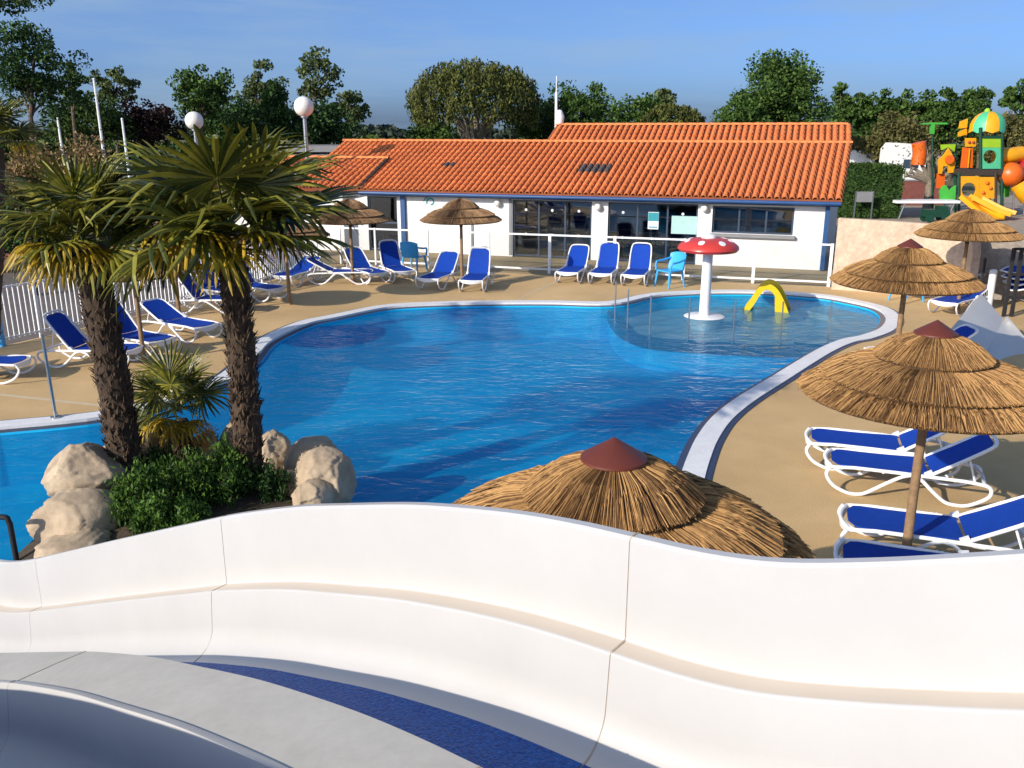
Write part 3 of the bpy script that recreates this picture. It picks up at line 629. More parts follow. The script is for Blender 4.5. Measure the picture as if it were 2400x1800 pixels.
# ================================================================== FENCES
def picket_fence():
    root = thing('picket_fence', 'white metal picket fence with round posts running behind the palms', 'fence', tuple(fenceL[2]))
    me = None; m = MB(); m.box((0, 0, .645), (.024, .024, 1.09)); pk = m.mesh('picket', 'white_paint'); m = MB(); m.lathe([(.035, 0), (.035, 1.23), (.02, 1.255), (.001, 1.26)], 10); pm = m.mesh('post', 'white_paint', True)
    pts = fenceL; acc = 0.0
    for a, b in zip(pts[:-1], pts[1:]):
        d = b - a; L = d.length; h = math.atan2(d.y, d.x); nseg = max(1, round(L / 2.0))
        for j in range(nseg):
            s0, s1 = a + d * (j / nseg), a + d * ((j + 1) / nseg); ro = root.location
            link('post', pm, root, s0 - ro)
            for zz in (.14, 1.17): m = MB(); m.bar(s0 + Vector((0, 0, zz)), s1 + Vector((0, 0, zz)), .03, .03); m.build('rail', 'white_paint', root, world=True)
            n = max(2, round((s1 - s0).length / .118))
            for k in range(1, n): link('picket', pk, root, s0 + (s1 - s0) * (k / n) - ro, (0, 0, h))
    link('post', pm, root, pts[-1] - root.location)
picket_fence()
def glass_fence():
    A, B = fenceF[0], fenceF[2]; d = B - A; L = d.length; h = math.atan2(d.y, d.x)
    root = thing('glass_fence', 'low white framed glass fence in front of the bar building', 'fence', tuple(A), h)
    def tx(px, py): p = g(px, py) - A; return p.dot(d) / L
    xs = [0.0, 1.25, tx(993, 632), tx(1135, 640), tx(1281, 645), tx(1434, 652), tx(1598, 659), tx(1763, 666), L]
    for i, x in enumerate(xs):
        m = MB(); wd = .085 if i >= 4 else .05; m.box((x, 0, .60), (wd, .06, 1.2)); m.build('post', 'white_paint', root)
    for a, b in zip(xs[:-1], xs[1:]):
        for zz in (.13, 1.165): m = MB(); m.box(((a + b) / 2, 0, zz), (b - a - .086, .045, .05)); m.build('rail', 'white_paint', root)
        m = MB(); m.box(((a + b) / 2, 0, .647), (b - a - .10, .008, .97)); m.build('pane', 'glass_clear', root)
glass_fence()
# ================================================================== THE BAR BUILDING
BA = R(-18.0); BR = g(1930, 634)
bld = thing('bar_building', 'long white pool bar with orange tiled roof, blue gutter and dark glazed bays', 'building', tuple(BR), BA)
BX = Vector((math.cos(BA), math.sin(BA), 0)); BY = Vector((-math.sin(BA), math.cos(BA), 0))
def wp(px, py, yy=0.0):
    r = ray(px, py); o = CAM - BR - BY * yy; t = -o.dot(BY) / r.dot(BY); p = o + r * t; return p.dot(BX), p.z
EAVE_Y = -0.34; EAVE_Z = 2.17; SLOPE = R(20.6); RUN = 4.25; RIDGE_Z = EAVE_Z + RUN * math.tan(SLOPE); XR = 0.33; XL = wp(842, 443, EAVE_Y)[0]
XLR = -18.6
WT = 2.10
b1 = (wp(1201, 500)[0], wp(1387, 500)[0], 0.02, 1.93); b2 = (wp(1425, 500)[0], wp(1636, 500)[0], 0.02, 1.93); b3 = (wp(1670, 500)[0], wp(1862, 500)[0], 1.05, 1.90)
b0 = (wp(862, 500)[0], wp(931, 500)[0], 0.02, 1.93)
ops = sorted([b0, b1, b2, b3])
def wallbox(x0, x1, z0, z1, m_, y0=0.0, y1=0.22): m_.box(((x0 + x1) / 2, (y0 + y1) / 2, (z0 + z1) / 2), (x1 - x0, y1 - y0, z1 - z0))
m = MB(); x = -18.4
for (xa, xb, za, zb) in ops:
    wallbox(x, xa, 0, WT, m); wallbox(xa, xb, zb, WT, m)
    if za > 0.1: wallbox(xa, xb, 0, za, m)
    x = xb
wallbox(x, 0.0, 0, WT, m)
YB = 8.2
m.add([(0, .2201, 0), (0, YB, 0), (0, YB, 2.4), (0, RUN + EAVE_Y, RIDGE_Z - .12), (0, .2201, WT + .06), (-.2, .2201, 0), (-.2, YB, 0), (-.2, YB, 2.4), (-.2, RUN + EAVE_Y, RIDGE_Z - .12), (-.2, .2201, WT + .06)],
      [(0, 1, 2, 3, 4), (9, 8, 7, 6, 5), (0, 5, 6, 1), (1, 6, 7, 2), (2, 7, 8, 3), (3, 8, 9, 4), (4, 9, 5, 0)])
wallbox(-18.4, -.2001, 0, 2.35, m, YB - .2, YB); wallbox(-18.4, -18.2, 0, 2.0, m, .2201, YB - .2001)
m.build('wall', 'white_wall', bld)
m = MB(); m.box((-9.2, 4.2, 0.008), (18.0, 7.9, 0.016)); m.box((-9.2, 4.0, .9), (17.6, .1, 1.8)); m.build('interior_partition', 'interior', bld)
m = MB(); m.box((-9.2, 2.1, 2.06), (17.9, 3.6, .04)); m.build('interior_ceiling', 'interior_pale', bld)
for x_, wd, zz in ((-8.8, 1.6, 1.0), (-5.6, 1.2, .75), (-2.3, 2.0, 1.05)):
    m = MB(); m.box((x_, 1.8, zz / 2 + .02), (wd, .5, zz)); m.box((x_, 1.8, zz + .05), (wd + .1, .6, .05)); m.build('counter', 'interior_pale', bld)
for x_ in (-9.5, -8.2, -6.2, -4.6, -15.0):
    m = MB(); m.lathe([(.3, .70), (.3, .73), (.02, .74)], 14, (x_, 1.0, 0)); m.tube([(x_, 1.0, .02), (x_, 1.0, .70)], .025, 6); m.build('table', 'interior_pale', bld)
# glazing
def bay(x0, x1, z0, z1, cols, mid=None, dots=True):
    f = MB(); t = .055
    for xx in [x0 + t / 2, x1 - t / 2] + [x0 + (x1 - x0) * k / cols for k in range(1, cols)]: f.box((xx, .10, (z0 + z1) / 2), (t, .07, z1 - z0))
    for zz in [z0 + t / 2, z1 - t / 2] + ([mid] if mid else []): f.box(((x0 + x1) / 2, .10, zz), (x1 - x0 - .002, .066, t))
    win = f.build('window', 'frame_dark', bld)
    for k in range(cols):
        a, b = x0 + (x1 - x0) * k / cols + .03, x0 + (x1 - x0) * (k + 1) / cols - .03
        p = MB(); p.box(((a + b) / 2, .10, (z0 + z1) / 2), (b - a, .012, z1 - z0 - .08)); p.build('pane', 'glass_window', win)
        if dots:
            for zz in (.78, 1.60):
                p = MB(); p.tube([((a + b) / 2, .089, zz), ((a + b) / 2, .082, zz)], .045, 14); p.build('safety_dot', 'white_paint', win)
    return win
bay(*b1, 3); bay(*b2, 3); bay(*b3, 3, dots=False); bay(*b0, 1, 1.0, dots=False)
m = MB(); m.box(((b3[0] + b3[1]) / 2, -.04, b3[2] - .06), (b3[1] - b3[0] + .14, .22, .09)); m.build('sill', 'roof_grey', bld)
m = MB(); m.box((b1[0] - .07, -.012, 1.0), (.10, .02, 1.9)); m.build('shutter_rail', 'roof_grey', bld)
# posters behind the glass
xa, za = wp(1519, 497); xb, zb = wp(1542, 538)
m = MB(); m.box(((xa + xb) / 2, .060, (za + zb) / 2), (xb - xa, .010, za - zb)); ps = m.build('poster', 'white_paint', bld)
m = MB(); m.box(((xa + xb) / 2, .0535, zb + (za - zb) * .72), (xb - xa - .01, .003, (za - zb) * .5)); m.build('poster_print', 'teal', ps); m = MB(); m.box(((xa + xb) / 2, .0535, zb + (za - zb) * .12), (xb - xa - .06, .003, (za - zb) * .08)); m.build('poster_line', 'teal', ps)
xa, za = wp(1574, 506); xb, zb = wp(1632, 550)
m = MB(); m.box(((xa + xb) / 2, .060, (za + zb) / 2), (xb - xa, .010, za - zb)); m.build('poster', 'aqua_pale', bld)
# gutter, fascia, downpipes and a grey strip for a pole's shadow
m = MB(); m.box(((XL + XR) / 2 - .02, EAVE_Y + .05, EAVE_Z - .13), (XR - XL - .06, .05, .13)); m.build('fascia', 'blue_paint', bld)
m = MB(); m.tube([(XL, EAVE_Y - .04, EAVE_Z - .10), (XR - .03, EAVE_Y - .04, EAVE_Z - .10)], .062, 10); m.build('gutter', 'blue_paint', bld, True)
m = MB(); m.box(((XL + XR) / 2, -.15, EAVE_Z - .06), (XR - XL - .1, .30, .02)); m.build('soffit', 'white_wall', bld)
for px in (947, 1937):
    xx = wp(px, 520)[0]; m = MB(); m.box((xx, -.055, .99), (.13 if px > 1500 else .17, .08, 1.94)); 
    if px < 1500: m.box((xx - .05, -.10, .10), (.14, .16, .10))
    m.build('downpipe_and_shadow', 'blue_paint', bld)
m = MB(); m.box((wp(1107, 540)[0], -.02, .85), (.07, .035, 1.6)); m.build('downpipe_and_shadow', 'roof_grey', bld)  # grey strip standing in for a parasol pole's shadow on the wall
# wall lamps
for px, py in ((1403, 485), (1652, 488), (1168, 476)):
    xx, zz = wp(px, py); m = MB(); m.ball((xx, -.10, zz), .12, n=14, m=9); l_ = m.build('wall_lamp', 'lamp_white', bld, True); m = MB(); m.box((xx, -.008, zz + .04), (.09, .02, .10)); m.build('mount', 'white_paint', l_)
# painted swirl emblem
xx, zz = wp(1010, 474); m = MB()
for k in range(15):
    a0, a1 = R(200 - k * 20), R(200 - (k + 1) * 20); r_ = .16 - k * .006
    m.bar((xx + r_ * math.cos(a0), -.006, zz + r_ * math.sin(a0)), (xx + r_ * math.cos(a1), -.006, zz + r_ * math.sin(a1)), .008, .055)
for k, (dx, dz, ln) in enumerate(((-.24, .12, .16), (-.30, .04, .12), (.0, .2, .18))): m.bar((xx + dx, -.006, zz + dz), (xx + dx + ln, -.006, zz + dz + .06), .008, .03)
m.build('painted_emblem', 'teal', bld)
# ---- roof
cs, sn = math.cos(SLOPE), math.sin(SLOPE)
def RP(x, s, h=0.0): return Vector((x, EAVE_Y + s * cs - h * sn, EAVE_Z + s * sn + h * cs))
SL = RUN / cs; SKEW = 0.30
def xr_at(s): return XR + SKEW * s / SL
def xl_at(s): return XLR
m = MB(); th = -.07
poly = [RP(XLR, 0), RP(XR, 0), RP(XR + SKEW, SL), RP(XLR, SL)]
vs = poly + [p + Vector((0, 0, th)) for p in poly]; m.add(vs, [(0, 1, 2, 3), (7, 6, 5, 4), (0, 4, 5, 1), (1, 5, 6, 2), (2, 6, 7, 3), (3, 7, 4, 0)])
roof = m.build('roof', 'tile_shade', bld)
PITCHX, ROW = 0.222, 0.345; NR = int(SL / ROW)
def tile_mesh(mname):
    m = MB(); n = 6; L = ROW + .07; vs = []
    for i in range(n + 1):
        a = math.pi * i / n
        vs += [(-.088 * math.cos(a), -.02, .078 * math.sin(a) + .026), (-.072 * math.cos(a), L, .066 * math.sin(a) + .004), (-.070 * math.cos(a), -.02, .060 * math.sin(a) + .022)]
    fs = []
    for i in range(n): fs += [(3 * i, 3 * i + 1, 3 * i + 4, 3 * i + 3), (3 * i, 3 * i + 3, 3 * i + 5, 3 * i + 2)]
    m.add(vs, fs); return m
TM = tile_mesh('tile'); tile_me = TM.mesh('roof_tile', 'tile', True); tile_gr = TM.mesh('roof_tile_grey', 'tile_grey', True)
tiles = []; ncol = int((XR - XLR) / PITCHX)
gv = [(wp_, ) for wp_ in ()]
def vent_zone(x, s):
    return (abs(x + 13.2) < .30 and abs(s - 2.1) < .30) or (abs(x + 7.7) < .52 and abs(s - 1.9) < .30)
for c in range(ncol):
    for r_ in range(NR + 1):
        s = r_ * ROW; x = XR - .11 - c * PITCHX + SKEW * (s / SL) * (1 - c / ncol)
        if s > SL - .12: continue
        tiles.append((x, s))
tiles.sort(key=lambda t: (-(t[0]) + t[1] * 0.8))
rot_t = Matrix.Rotation(SLOPE, 4, 'X'); big = MB(); grey = MB()
for i, (x, s) in enumerate(tiles):
    p = RP(x, s, .002 + random.uniform(0, .006))
    if vent_zone(x, s): link('vent_tile', tile_gr, roof, p, (SLOPE, 0, random.gauss(0, .01))); continue
    if i < 290: link('tile', tile_me, roof, p, (SLOPE + random.gauss(0, .006), 0, random.gauss(0, .012)))
    else:
        M_ = Matrix.Translation(p) @ Matrix.Rotation(SLOPE + random.gauss(0, .006), 4, 'X') @ Matrix.Rotation(random.gauss(0, .012), 4, 'Z')
        big.add([M_ @ Vector(v) for v in TM.v], TM.f)
o = big.build('tiles', 'tile', roof, True); o['kind'] = 'stuff'
# ridge caps
mcap = MB(); n = 6; vs = []
for i in range(n + 1):
    a = math.pi * i / n; vs += [(-.02, -.11 * math.cos(a), .085 * math.sin(a)), (.44, -.095 * math.cos(a), .07 * math.sin(a))]
mcap.add(vs, [(2 * i, 2 * i + 1, 2 * i + 3, 2 * i + 2) for i in range(n)]); cap_me = mcap.mesh('ridge_tile', 'tile', True)
x = XLR
while x < XR + SKEW - .2: link('ridge_tile', cap_me, roof, RP(x, SL, .02)); x += .40
# rear, higher roof
X2L, X2R = wp(1268, 328, RUN + EAVE_Y)[0], XR + SKEW + .02; zb0 = RIDGE_Z - .20; run2 = 2.0; yb0 = RUN + EAVE_Y + .15
sl2 = R(22); S2 = run2 / math.cos(sl2)
def RP2(x, s, h=0.0): return Vector((x, yb0 + s * math.cos(sl2) - h * math.sin(sl2), zb0 + s * math.sin(sl2) + h * math.cos(sl2)))
m = MB(); poly = [RP2(X2L, 0), RP2(X2R, 0), RP2(X2R, S2), RP2(X2L, S2), Vector((X2R, yb0 + 2 * run2, zb0 - .1)), Vector((X2L, yb0 + 2 * run2, zb0 - .1))]
vs = poly + [p + Vector((0, 0, -.08)) for p in poly]; m.add(vs, [(0, 1, 2, 3), (3, 2, 4, 5), (9, 8, 7, 6), (11, 10, 8, 9), (0, 6, 7, 1), (1, 7, 8, 2), (2, 8, 10, 4), (4, 10, 11, 5), (5, 11, 9, 3), (3, 9, 6, 0)])
rroof = m.build('rear_roof', 'tile_shade', bld); bm2 = MB()
x = X2R - .11
while x > X2L + .1:
    for r_ in range(int(S2 / ROW)):
        M_ = Matrix.Translation(RP2(x, r_ * ROW, .004)) @ Matrix.Rotation(sl2, 4, 'X') @ Matrix.Rotation(random.gauss(0, .012), 4, 'Z'); bm2.add([M_ @ Vector(v) for v in TM.v], TM.f)
    x -= PITCHX
o = bm2.build('tiles', 'tile', rroof, True); o['kind'] = 'stuff'
x = X2L
while x < X2R - .3: link('ridge_tile', cap_me, rroof, RP2(x, S2, .02)); x += .40
m = MB(); m.box(((X2L + X2R) / 2, yb0 + run2, (zb0 - .15) / 2), (X2R - X2L - .5, 2 * run2 - .6, zb0 - .15)); m.build('rear_wall', 'white_wall', bld)
# left wing with its own tiled slope meeting in a valley
wa = Vector((wp(909, 366, 2.0)[0], 2.0, 0)); zv1 = EAVE_Z + (2.0 - EAVE_Y) * math.tan(SLOPE) + .10
A1 = Vector((wa.x, 2.0, zv1)); A0 = Vector((XL, EAVE_Y, EAVE_Z + .06)); B1 = A1 + Vector((-5.2, 0, .0)); B0 = A0 + Vector((-5.4, -1.6, -.05))
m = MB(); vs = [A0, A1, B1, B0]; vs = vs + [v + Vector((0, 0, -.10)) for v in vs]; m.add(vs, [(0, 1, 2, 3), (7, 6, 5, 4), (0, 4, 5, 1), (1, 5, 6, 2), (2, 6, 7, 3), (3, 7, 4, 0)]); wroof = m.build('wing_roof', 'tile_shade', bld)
bm3 = MB(); nc = 23
for k in range(nc):
    t = (k + .5) / nc; top = A1.lerp(B1, t); bot = A0.lerp(B0, t); d = top - bot; n_ = int(d.length / ROW)
    ang = math.atan2(d.y, d.x) - math.pi / 2; el = math.atan2(d.z, math.hypot(d.x, d.y))
    for r_ in range(n_):
        p = bot + d * (r_ / n_); M_ = Matrix.Translation(p + Vector((0, 0, .01))) @ Matrix.Rotation(ang, 4, 'Z') @ Matrix.Rotation(el, 4, 'X'); bm3.add([M_ @ Vector(v) for v in TM.v], TM.f)
o = bm3.build('tiles', 'tile', wroof, True); o['kind'] = 'stuff'
m = MB(); m.bar(A0 + Vector((0, 0, .02)), A1 + Vector((0, 0, .04)), .11, .05); m.build('valley_gutter', 'steel_dark', bld)
x = B1.x
while x < A1.x - .2: link('ridge_tile', cap_me, wroof, Vector((x, A1.y, A1.z + .04))); x += .40
m = MB(); wx = (XL - 2.9); m.box((wx, .7, 1.0), (4.6, 2.4, 2.0)); m.build('wing_wall', 'white_wall', bld)
# antenna pole on the ridge
xx, zz = wp(1303, 300, yb0 + run2)
m = MB(); m.tube([(xx, yb0 + run2, RP2(0, S2).z - .1), (xx, yb0 + run2, RP2(0, S2).z + 1.25)], .055, 8); m.tube([(xx, yb0 + run2, RP2(0, S2).z + 1.25), (xx, yb0 + run2, RP2(0, S2).z + 1.85)], .018, 6); m.build('antenna_mast', 'white_paint', bld, True)
m = MB(); m.lathe([(.03, 0), (.16, .02), (.20, .30), (.10, .52), (.02, .55)], 12, (xx + .14, yb0 + run2, RP2(0, S2).z + .05)); m.build('roof_vent', 'white_paint', bld, True)

# grey flat roofed hut behind the lamp
p = atY(705, 350, 44.0); t = thing('flat_roofed_hut', 'grey flat roofed hut between the palm leaves and the orange roof', 'hut', (p.x, p.y, 0)); 
m = MB(); m.box((0, 2, p.z / 2 - .1), (4.6, 4, p.z - .25)); m.build('wall', 'white_wall', t); m = MB(); m.box((0, 2, p.z + .02), (5.2, 4.6, .28)); m.build('roof', 'roof_grey', t)

# ================================================================== MUSHROOM FOUNTAIN, SMALL SLIDE, RAILS
p = g(1650, 742, WATER_Z); t = thing('mushroom_fountain', 'red mushroom fountain with white spots standing in the paddling pool', 'fountain', (p.x, p.y, -0.36))
zb = 0.36 + WATER_Z
m = MB(); m.tube([(0, 0, 0.01), (0, 0, zb), (0.004, 0, 1.9)], [.145, .125, .115], 16); m.build('stem', 'white_paint', t, True)
m = MB(); m.lathe([(.30, .0), (.42, zb - .03), (.48, zb + .012), (.45, zb + .03), (.13, zb + .045)], 28); m.build('base_plate', 'white_paint', t, True)
CZ = zb + 1.60
capp = [(.10, -.02), (.45, -.055), (.66, -.04), (.71, .02), (.69, .085), (.60, .16), (.46, .225), (.30, .26), (.16, .275), (.001, .28)]
m = MB(); m.lathe(capp, 36, (0, 0, CZ)); cp = m.build('cap', 'red_gel', t, True)
def cap_z(r_):
    pr = capp[3:]
    for (r0, z0), (r1, z1) in zip(pr[:-1], pr[1:]):
        if r1 <= r_ <= r0: return z0 + (z1 - z0) * (r_ - r0) / (r1 - r0)
    return .28
for a, rr, sz in ((240, .52, .075), (292, .54, .08), (185, .50, .07), (345, .50, .07), (30, .5, .08), (80, .5, .08), (135, .5, .08)):
    c_ = Vector((rr * math.cos(R(a)), rr * math.sin(R(a)), 0)); m = MB(); ring = []; n = 14
    for k in range(n):
        q = c_ + Vector((sz * math.cos(2 * math.pi * k / n), sz * math.sin(2 * math.pi * k / n), 0)); r_ = min(q.length, .708); q = q * (r_ / max(q.length, 1e-6)); ring.append((q.x, q.y, CZ + cap_z(r_) + .013))
    ctr = (c_.x, c_.y, CZ + cap_z(rr) + .020); low = [(a_, b_, z_ - .03) for a_, b_, z_ in ring]
    m.add(ring + [ctr] + low, [(k, (k + 1) % n, n) for k in range(n)] + [(k, n + 1 + k, n + 1 + (k + 1) % n, (k + 1) % n) for k in range(n)]); m.build('spot', 'white_paint', cp, True)
m = MB(); m.lathe([(.19, .25), (.17, .32), (.08, .36), (.001, .37)], 18, (0, 0, CZ)); m.build('button', 'white_paint', cp, True)

a_, b_ = g(1752, 722, WATER_Z), g(1840, 724, WATER_Z); ctr = (a_ + b_) / 2; hd = math.atan2(b_.y - a_.y, b_.x - a_.x) - R(14); half = (b_ - a_).length / 2
t = thing('small_yellow_slide', 'small arched yellow toddler slide standing in the paddling pool', 'slide', (ctr.x, ctr.y, -0.36), hd)
path = spline([(-half - .02, 0, .20), (-half * .72, 0, .42), (-half * .35, 0, .74), (-.02, 0, .87), (half * .35, 0, .80), (half * .72, 0, .55), (half + .05, 0, .16)], 5); wd = .36
m = MB(); vs = []; pr = [(-wd, .10), (-wd + .035, .10), (-wd + .045, .0), (wd - .045, .0), (wd - .035, .10), (wd, .10), (wd, -.045), (-wd, -.045)]; n = len(pr)
for i, q in enumerate(path):
    d = (path[min(i + 1, len(path) - 1)] - path[max(i - 1, 0)]).normalized(); up = Vector((-d.z, 0, d.x))
    if up.z < 0: up = -up
    for (y, h) in pr: vs.append(q + Vector((0, y, 0)) + up * h)
fs = [(i * n + k, i * n + (k + 1) % n, (i + 1) * n + (k + 1) % n, (i + 1) * n + k) for i in range(len(path) - 1) for k in range(n)] + [tuple(range(n)), tuple((len(path) - 1) * n + k for k in range(n))]
m.add(vs, fs); m.build('chute', 'yellow_gel', t, True)
for s in (-1, 1): m = MB(); m.plate([(half * .45, s * wd * .98, .66), (half * .95, s * wd * .98, .30), (half * 1.0, s * wd * .98, .0), (half * .62, s * wd * .98, .0), (half * .5, s * wd * .98, .35)], (0, -s, 0), .03); m.build('side_panel', 'yellow_gel', t)
for k in range(3): m = MB(); m.box((half * (.62 + .13 * k), 0, .52 - .17 * k), (.10, wd * 1.8, .03)); m.build('step', 'yellow_gel', t)
for x_ in (-half * .8, half * .9): m = MB(); m.box((x_, 0, .12), (.10, wd * 1.6, .24)); m.build('foot', 'yellow_gel', t)

for k, (px, py) in enumerate([(1441, 745), (1470, 768), (1522, 785), (1612, 793), (1717, 799), (1828, 803), (1940, 800)]):
    p = g(px, py, WATER_Z); lab = ['thin steel post where the paddling pool meets the far pool edge', 'second thin steel post in the water from the far pool edge', 'third thin steel post in the water, left of the mushroom', 'thin steel post in the water just in front of the mushroom base', 'thin steel post in the water between mushroom and yellow slide', 'thin steel post in the water below the yellow slide', 'thin steel post in the water nearest the right pool edge'][k]
    t = thing('barrier_post', lab, 'post', (p.x, p.y, -.12), 0, 'steel posts along the paddling pool'); m = MB(); m.tube([(0, 0, 0), (0, 0, .92)], .016, 8); m.build('tube', 'steel', t, True); m = MB(); m.lathe([(.05, 0), (.05, .03), (.02, .035)], 12); m.build('foot', 'steel', t)
p = g(131, 978, 0.03); t = thing('hand_rail_post', 'steel post on the pool edge before the left loungers', 'post', (p.x, p.y, .028)); m = MB(); m.tube([(0, 0, 0), (-.02, .0, 1.28)], .024, 10); m.build('tube', 'steel', t, True)
m = MB(); m.lathe([(.075, 0), (.075, .02), (.03, .03), (.03, .08)], 14); m.build('foot', 'steel', t, True)
p = g(44, 1345, -.07); t = thing('pool_ladder_rail', 'dark steel handrail standing in the water at the slide end', 'handrail', (p.x, p.y, -0.84)); m = MB(); m.tube(spline([(.0, 0, 0), (0, 0, 1.16), (-.01, 0, 1.34), (-.07, 0, 1.39), (-.45, .0, 1.36), (-.8, 0, 1.1)], 4), .028, 10); m.build('rail', 'steel_dark', t, True)

# ================================================================== LAMPS AND POLES
for px, py, r_px, Y, lab in ((712, 250, 22, 33.0, 'white globe lamp on a pale blue pole before the dark trees'), (455, 283, 20, 36.0, 'white globe lamp peeping over the tall palm crown')):
    p = atY(px, py, Y); r_ = r_px / F_PX * Y * 1.0; t = thing('globe_lamp', lab, 'street lamp', (p.x, p.y, 0), 0, 'white globe lamps')
    m = MB(); m.ball((0, 0, p.z), r_, n=20, m=14); m.build('globe', 'lamp_white', t, True)
    m = MB(); m.tube([(0, 0, 0), (0, 0, p.z - r_ * .9)], [.09, .07], 10); m.build('pole', 'steel', t, True); m = MB(); m.lathe([(.07, 0), (.14, .03), (.14, .09), (.07, .1)], 14, (0, 0, p.z - r_ - .05)); m.build('collar', 'steel', t, True)
for px, py, Y, lab in ((223, 188, 40, 'tallest thin white flagpole left of the dark trees'), (138, 280, 40, 'short white flagpole at the far left before the dark hedge'), (289, 281, 40, 'short white flagpole just left of the tall palm crown')):
    p = atY(px, py, Y); t = thing('flagpole', lab, 'flagpole', (p.x, p.y, 0), 0, 'white flagpoles'); m = MB(); m.tube([(0, 0, 0), (-.05, 0, p.z)], [.085, .05], 8); m.build('pole', 'white_paint', t, True); m = MB(); m.ball((-.05, 0, p.z + .03), .06, n=8, m=5); m.build('finial', 'white_paint', t, True)

# ================================================================== BEIGE WALL, SMALL WHITE SLIDE, THINGS AT THE RIGHT
wpts = spline([g(1948, 678), g(2100, 690), g(2225, 702), g(2262, 712)], 5); last = wpts[-1]
t = thing('rendered_wall', 'beige stone textured wall joining the bar building at the right', 'wall', tuple(wpts[0]))
m = MB(); n = len(wpts); vs = []
for i, q in enumerate(wpts):
    d = (wpts[min(i + 1, n - 1)] - wpts[max(i - 1, 0)]).normalized(); s_ = Vector((-d.y, d.x, 0)) * .22; hh = 1.93 - .10 * i / n
    if i > n - 4: hh -= (.0, .06, .22, .55)[i - (n - 4)]
    vs += [q, q + s_, q + s_ + Vector((0, 0, hh)), q + Vector((0, 0, hh))]
m.add(vs, [(4 * i + k, 4 * i + (k + 1) % 4, 4 * i + 4 + (k + 1) % 4, 4 * i + 4 + k) for i in range(n - 1) for k in range(4)] + [(0, 1, 2, 3), (4 * n - 4, 4 * n - 1, 4 * n - 2, 4 * n - 3)]); m.build('wall_body', 'beige_wall', t, False, True)
t = thing('shade_toned_wall', 'block wall behind the dark gate frame, its shade put into a grey colour', 'wall', tuple(g(2262, 700))); a_, b_ = g(2266, 696), g(2560, 716); m = MB()
m.bar(Vector((a_.x, a_.y, .84)), Vector((b_.x, b_.y, .84)), .2, 1.68); m.build('wall_body', 'block_shade_tone', t, False, True)
# dark gate frame
p = g(2352, 742); t = thing('dark_gate_frame', 'dark metal gate frame at the right edge before the grey wall', 'gate', tuple(p))
for dx in (0, .18, 1.9): m = MB(); m.box((dx, 0, .8), (.07, .07, 1.6)); m.build('post', 'steel_dark', t)
for zz in (1.58, 1.0, .45): m = MB(); m.box((.95, 0, zz), (1.88, .05, .06)); m.build('rail', 'steel_dark', t)
p = g(2315, 725); t = thing('white_post', 'thick white round post beside the small white slide', 'post', tuple(p)); m = MB(); m.lathe([(.085, 0), (.085, .95), (.06, .98), (.001, .985)], 16); m.build('post_body', 'white_paint', t, True)
m = MB(); m.box((-.22, .05, .62), (.05, .05, 1.24)); m.build('strap_post', 'steel_dark', t)
# small white slide: steep trough coming towards the pool, its left wall shading itself
Lf, Ln, Ln2 = atY(2302, 690, 18.6), atY(2270, 729, 17.5), atY(2236, 770, 16.5)
Ff, Fn, Fn2 = atY(2352, 745, 18.2), atY(2331, 788, 17.1), atY(2306, 838, 16.05)
Rf, Rn, Rn2 = atY(2356, 742, 18.1), atY(2410, 806, 17.0), atY(2470, 872, 15.9)
t = thing('small_white_slide', 'white fibreglass slide trough with a shaded left wall at the right edge', 'slide', (Ff.x, Ff.y, 0))
def shell(rows, name, th):                                  # rows of matching points across, given thickness downwards-outwards
    m = MB(); n = len(rows[0]); fine = [spline(r, 6) for r in rows]; k = len(fine[0]); vs = []
    for r in fine: vs += r
    for r, o_ in zip(fine, th): vs += [p + Vector(o_) for p in r]
    w_ = len(rows); fs = []
    for i in range(w_ - 1):
        for j in range(k - 1):
            q = i * k + j; fs.append((q, q + 1, q + k + 1, q + k)); q += w_ * k; fs.append((q, q + k, q + k + 1, q + 1))
    for j in range(k - 1): fs += [(j, w_ * k + j, w_ * k + j + 1, j + 1), ((w_ - 1) * k + j, (w_ - 1) * k + j + 1, (2 * w_ - 1) * k + j + 1, (2 * w_ - 1) * k + j)]
    for i in range(w_ - 1): fs += [(i * k, (i + 1) * k, (w_ + i + 1) * k, (w_ + i) * k), (i * k + k - 1, (w_ + i) * k + k - 1, (w_ + i + 1) * k + k - 1, (i + 1) * k + k - 1)]
    m.add(vs, fs); return m.build(name, 'gelcoat', t, True, True)
shell([[Lf, Ln, Ln2], [Ff + Vector((-.06, 0, .03)), Fn + Vector((-.06, 0, .03)), Fn2 + Vector((-.06, 0, .03))], [Ff, Fn, Fn2]], 'left_wall', [(-.05, 0, 0), (-.05, 0, -.05), (0, 0, -.06)])
Fn3, Rn3 = g(2340, 905, .06), atY(2540, 955, 14.5)
shell([[q + Vector((.002, 0, 0)) for q in (Ff, Fn, Fn2, Fn3)], [q.lerp(q2, .5) + Vector((.03, 0, -.04)) for q, q2 in ((Ff, Rf), (Fn, Rn), (Fn2, Rn2), (Fn3, Rn3))], [Rf, Rn, Rn2, Rn3]], 'right_wall', [(0, 0, -.06), (.05, 0, -.05), (.05, 0, 0)])
o_ = Vector((-.30, .02, 0)); shell([[Lf + Vector((-.052, 0, 0)), Ln + Vector((-.052, 0, 0)), Ln2 + Vector((-.052, 0, 0))], [Vector((p.x - .34, p.y, .0)) for p in (Lf, Ln, Ln2)]], 'outer_skirt', [(0, 0, -.05), (.05, 0, 0)])
for p in (Ff, Fn): m = MB(); m.tube([(p.x + .05, p.y, 0), (p.x + .05, p.y, p.z - .06)], .05, 8); m.build('support_post', 'steel', t, True, True)
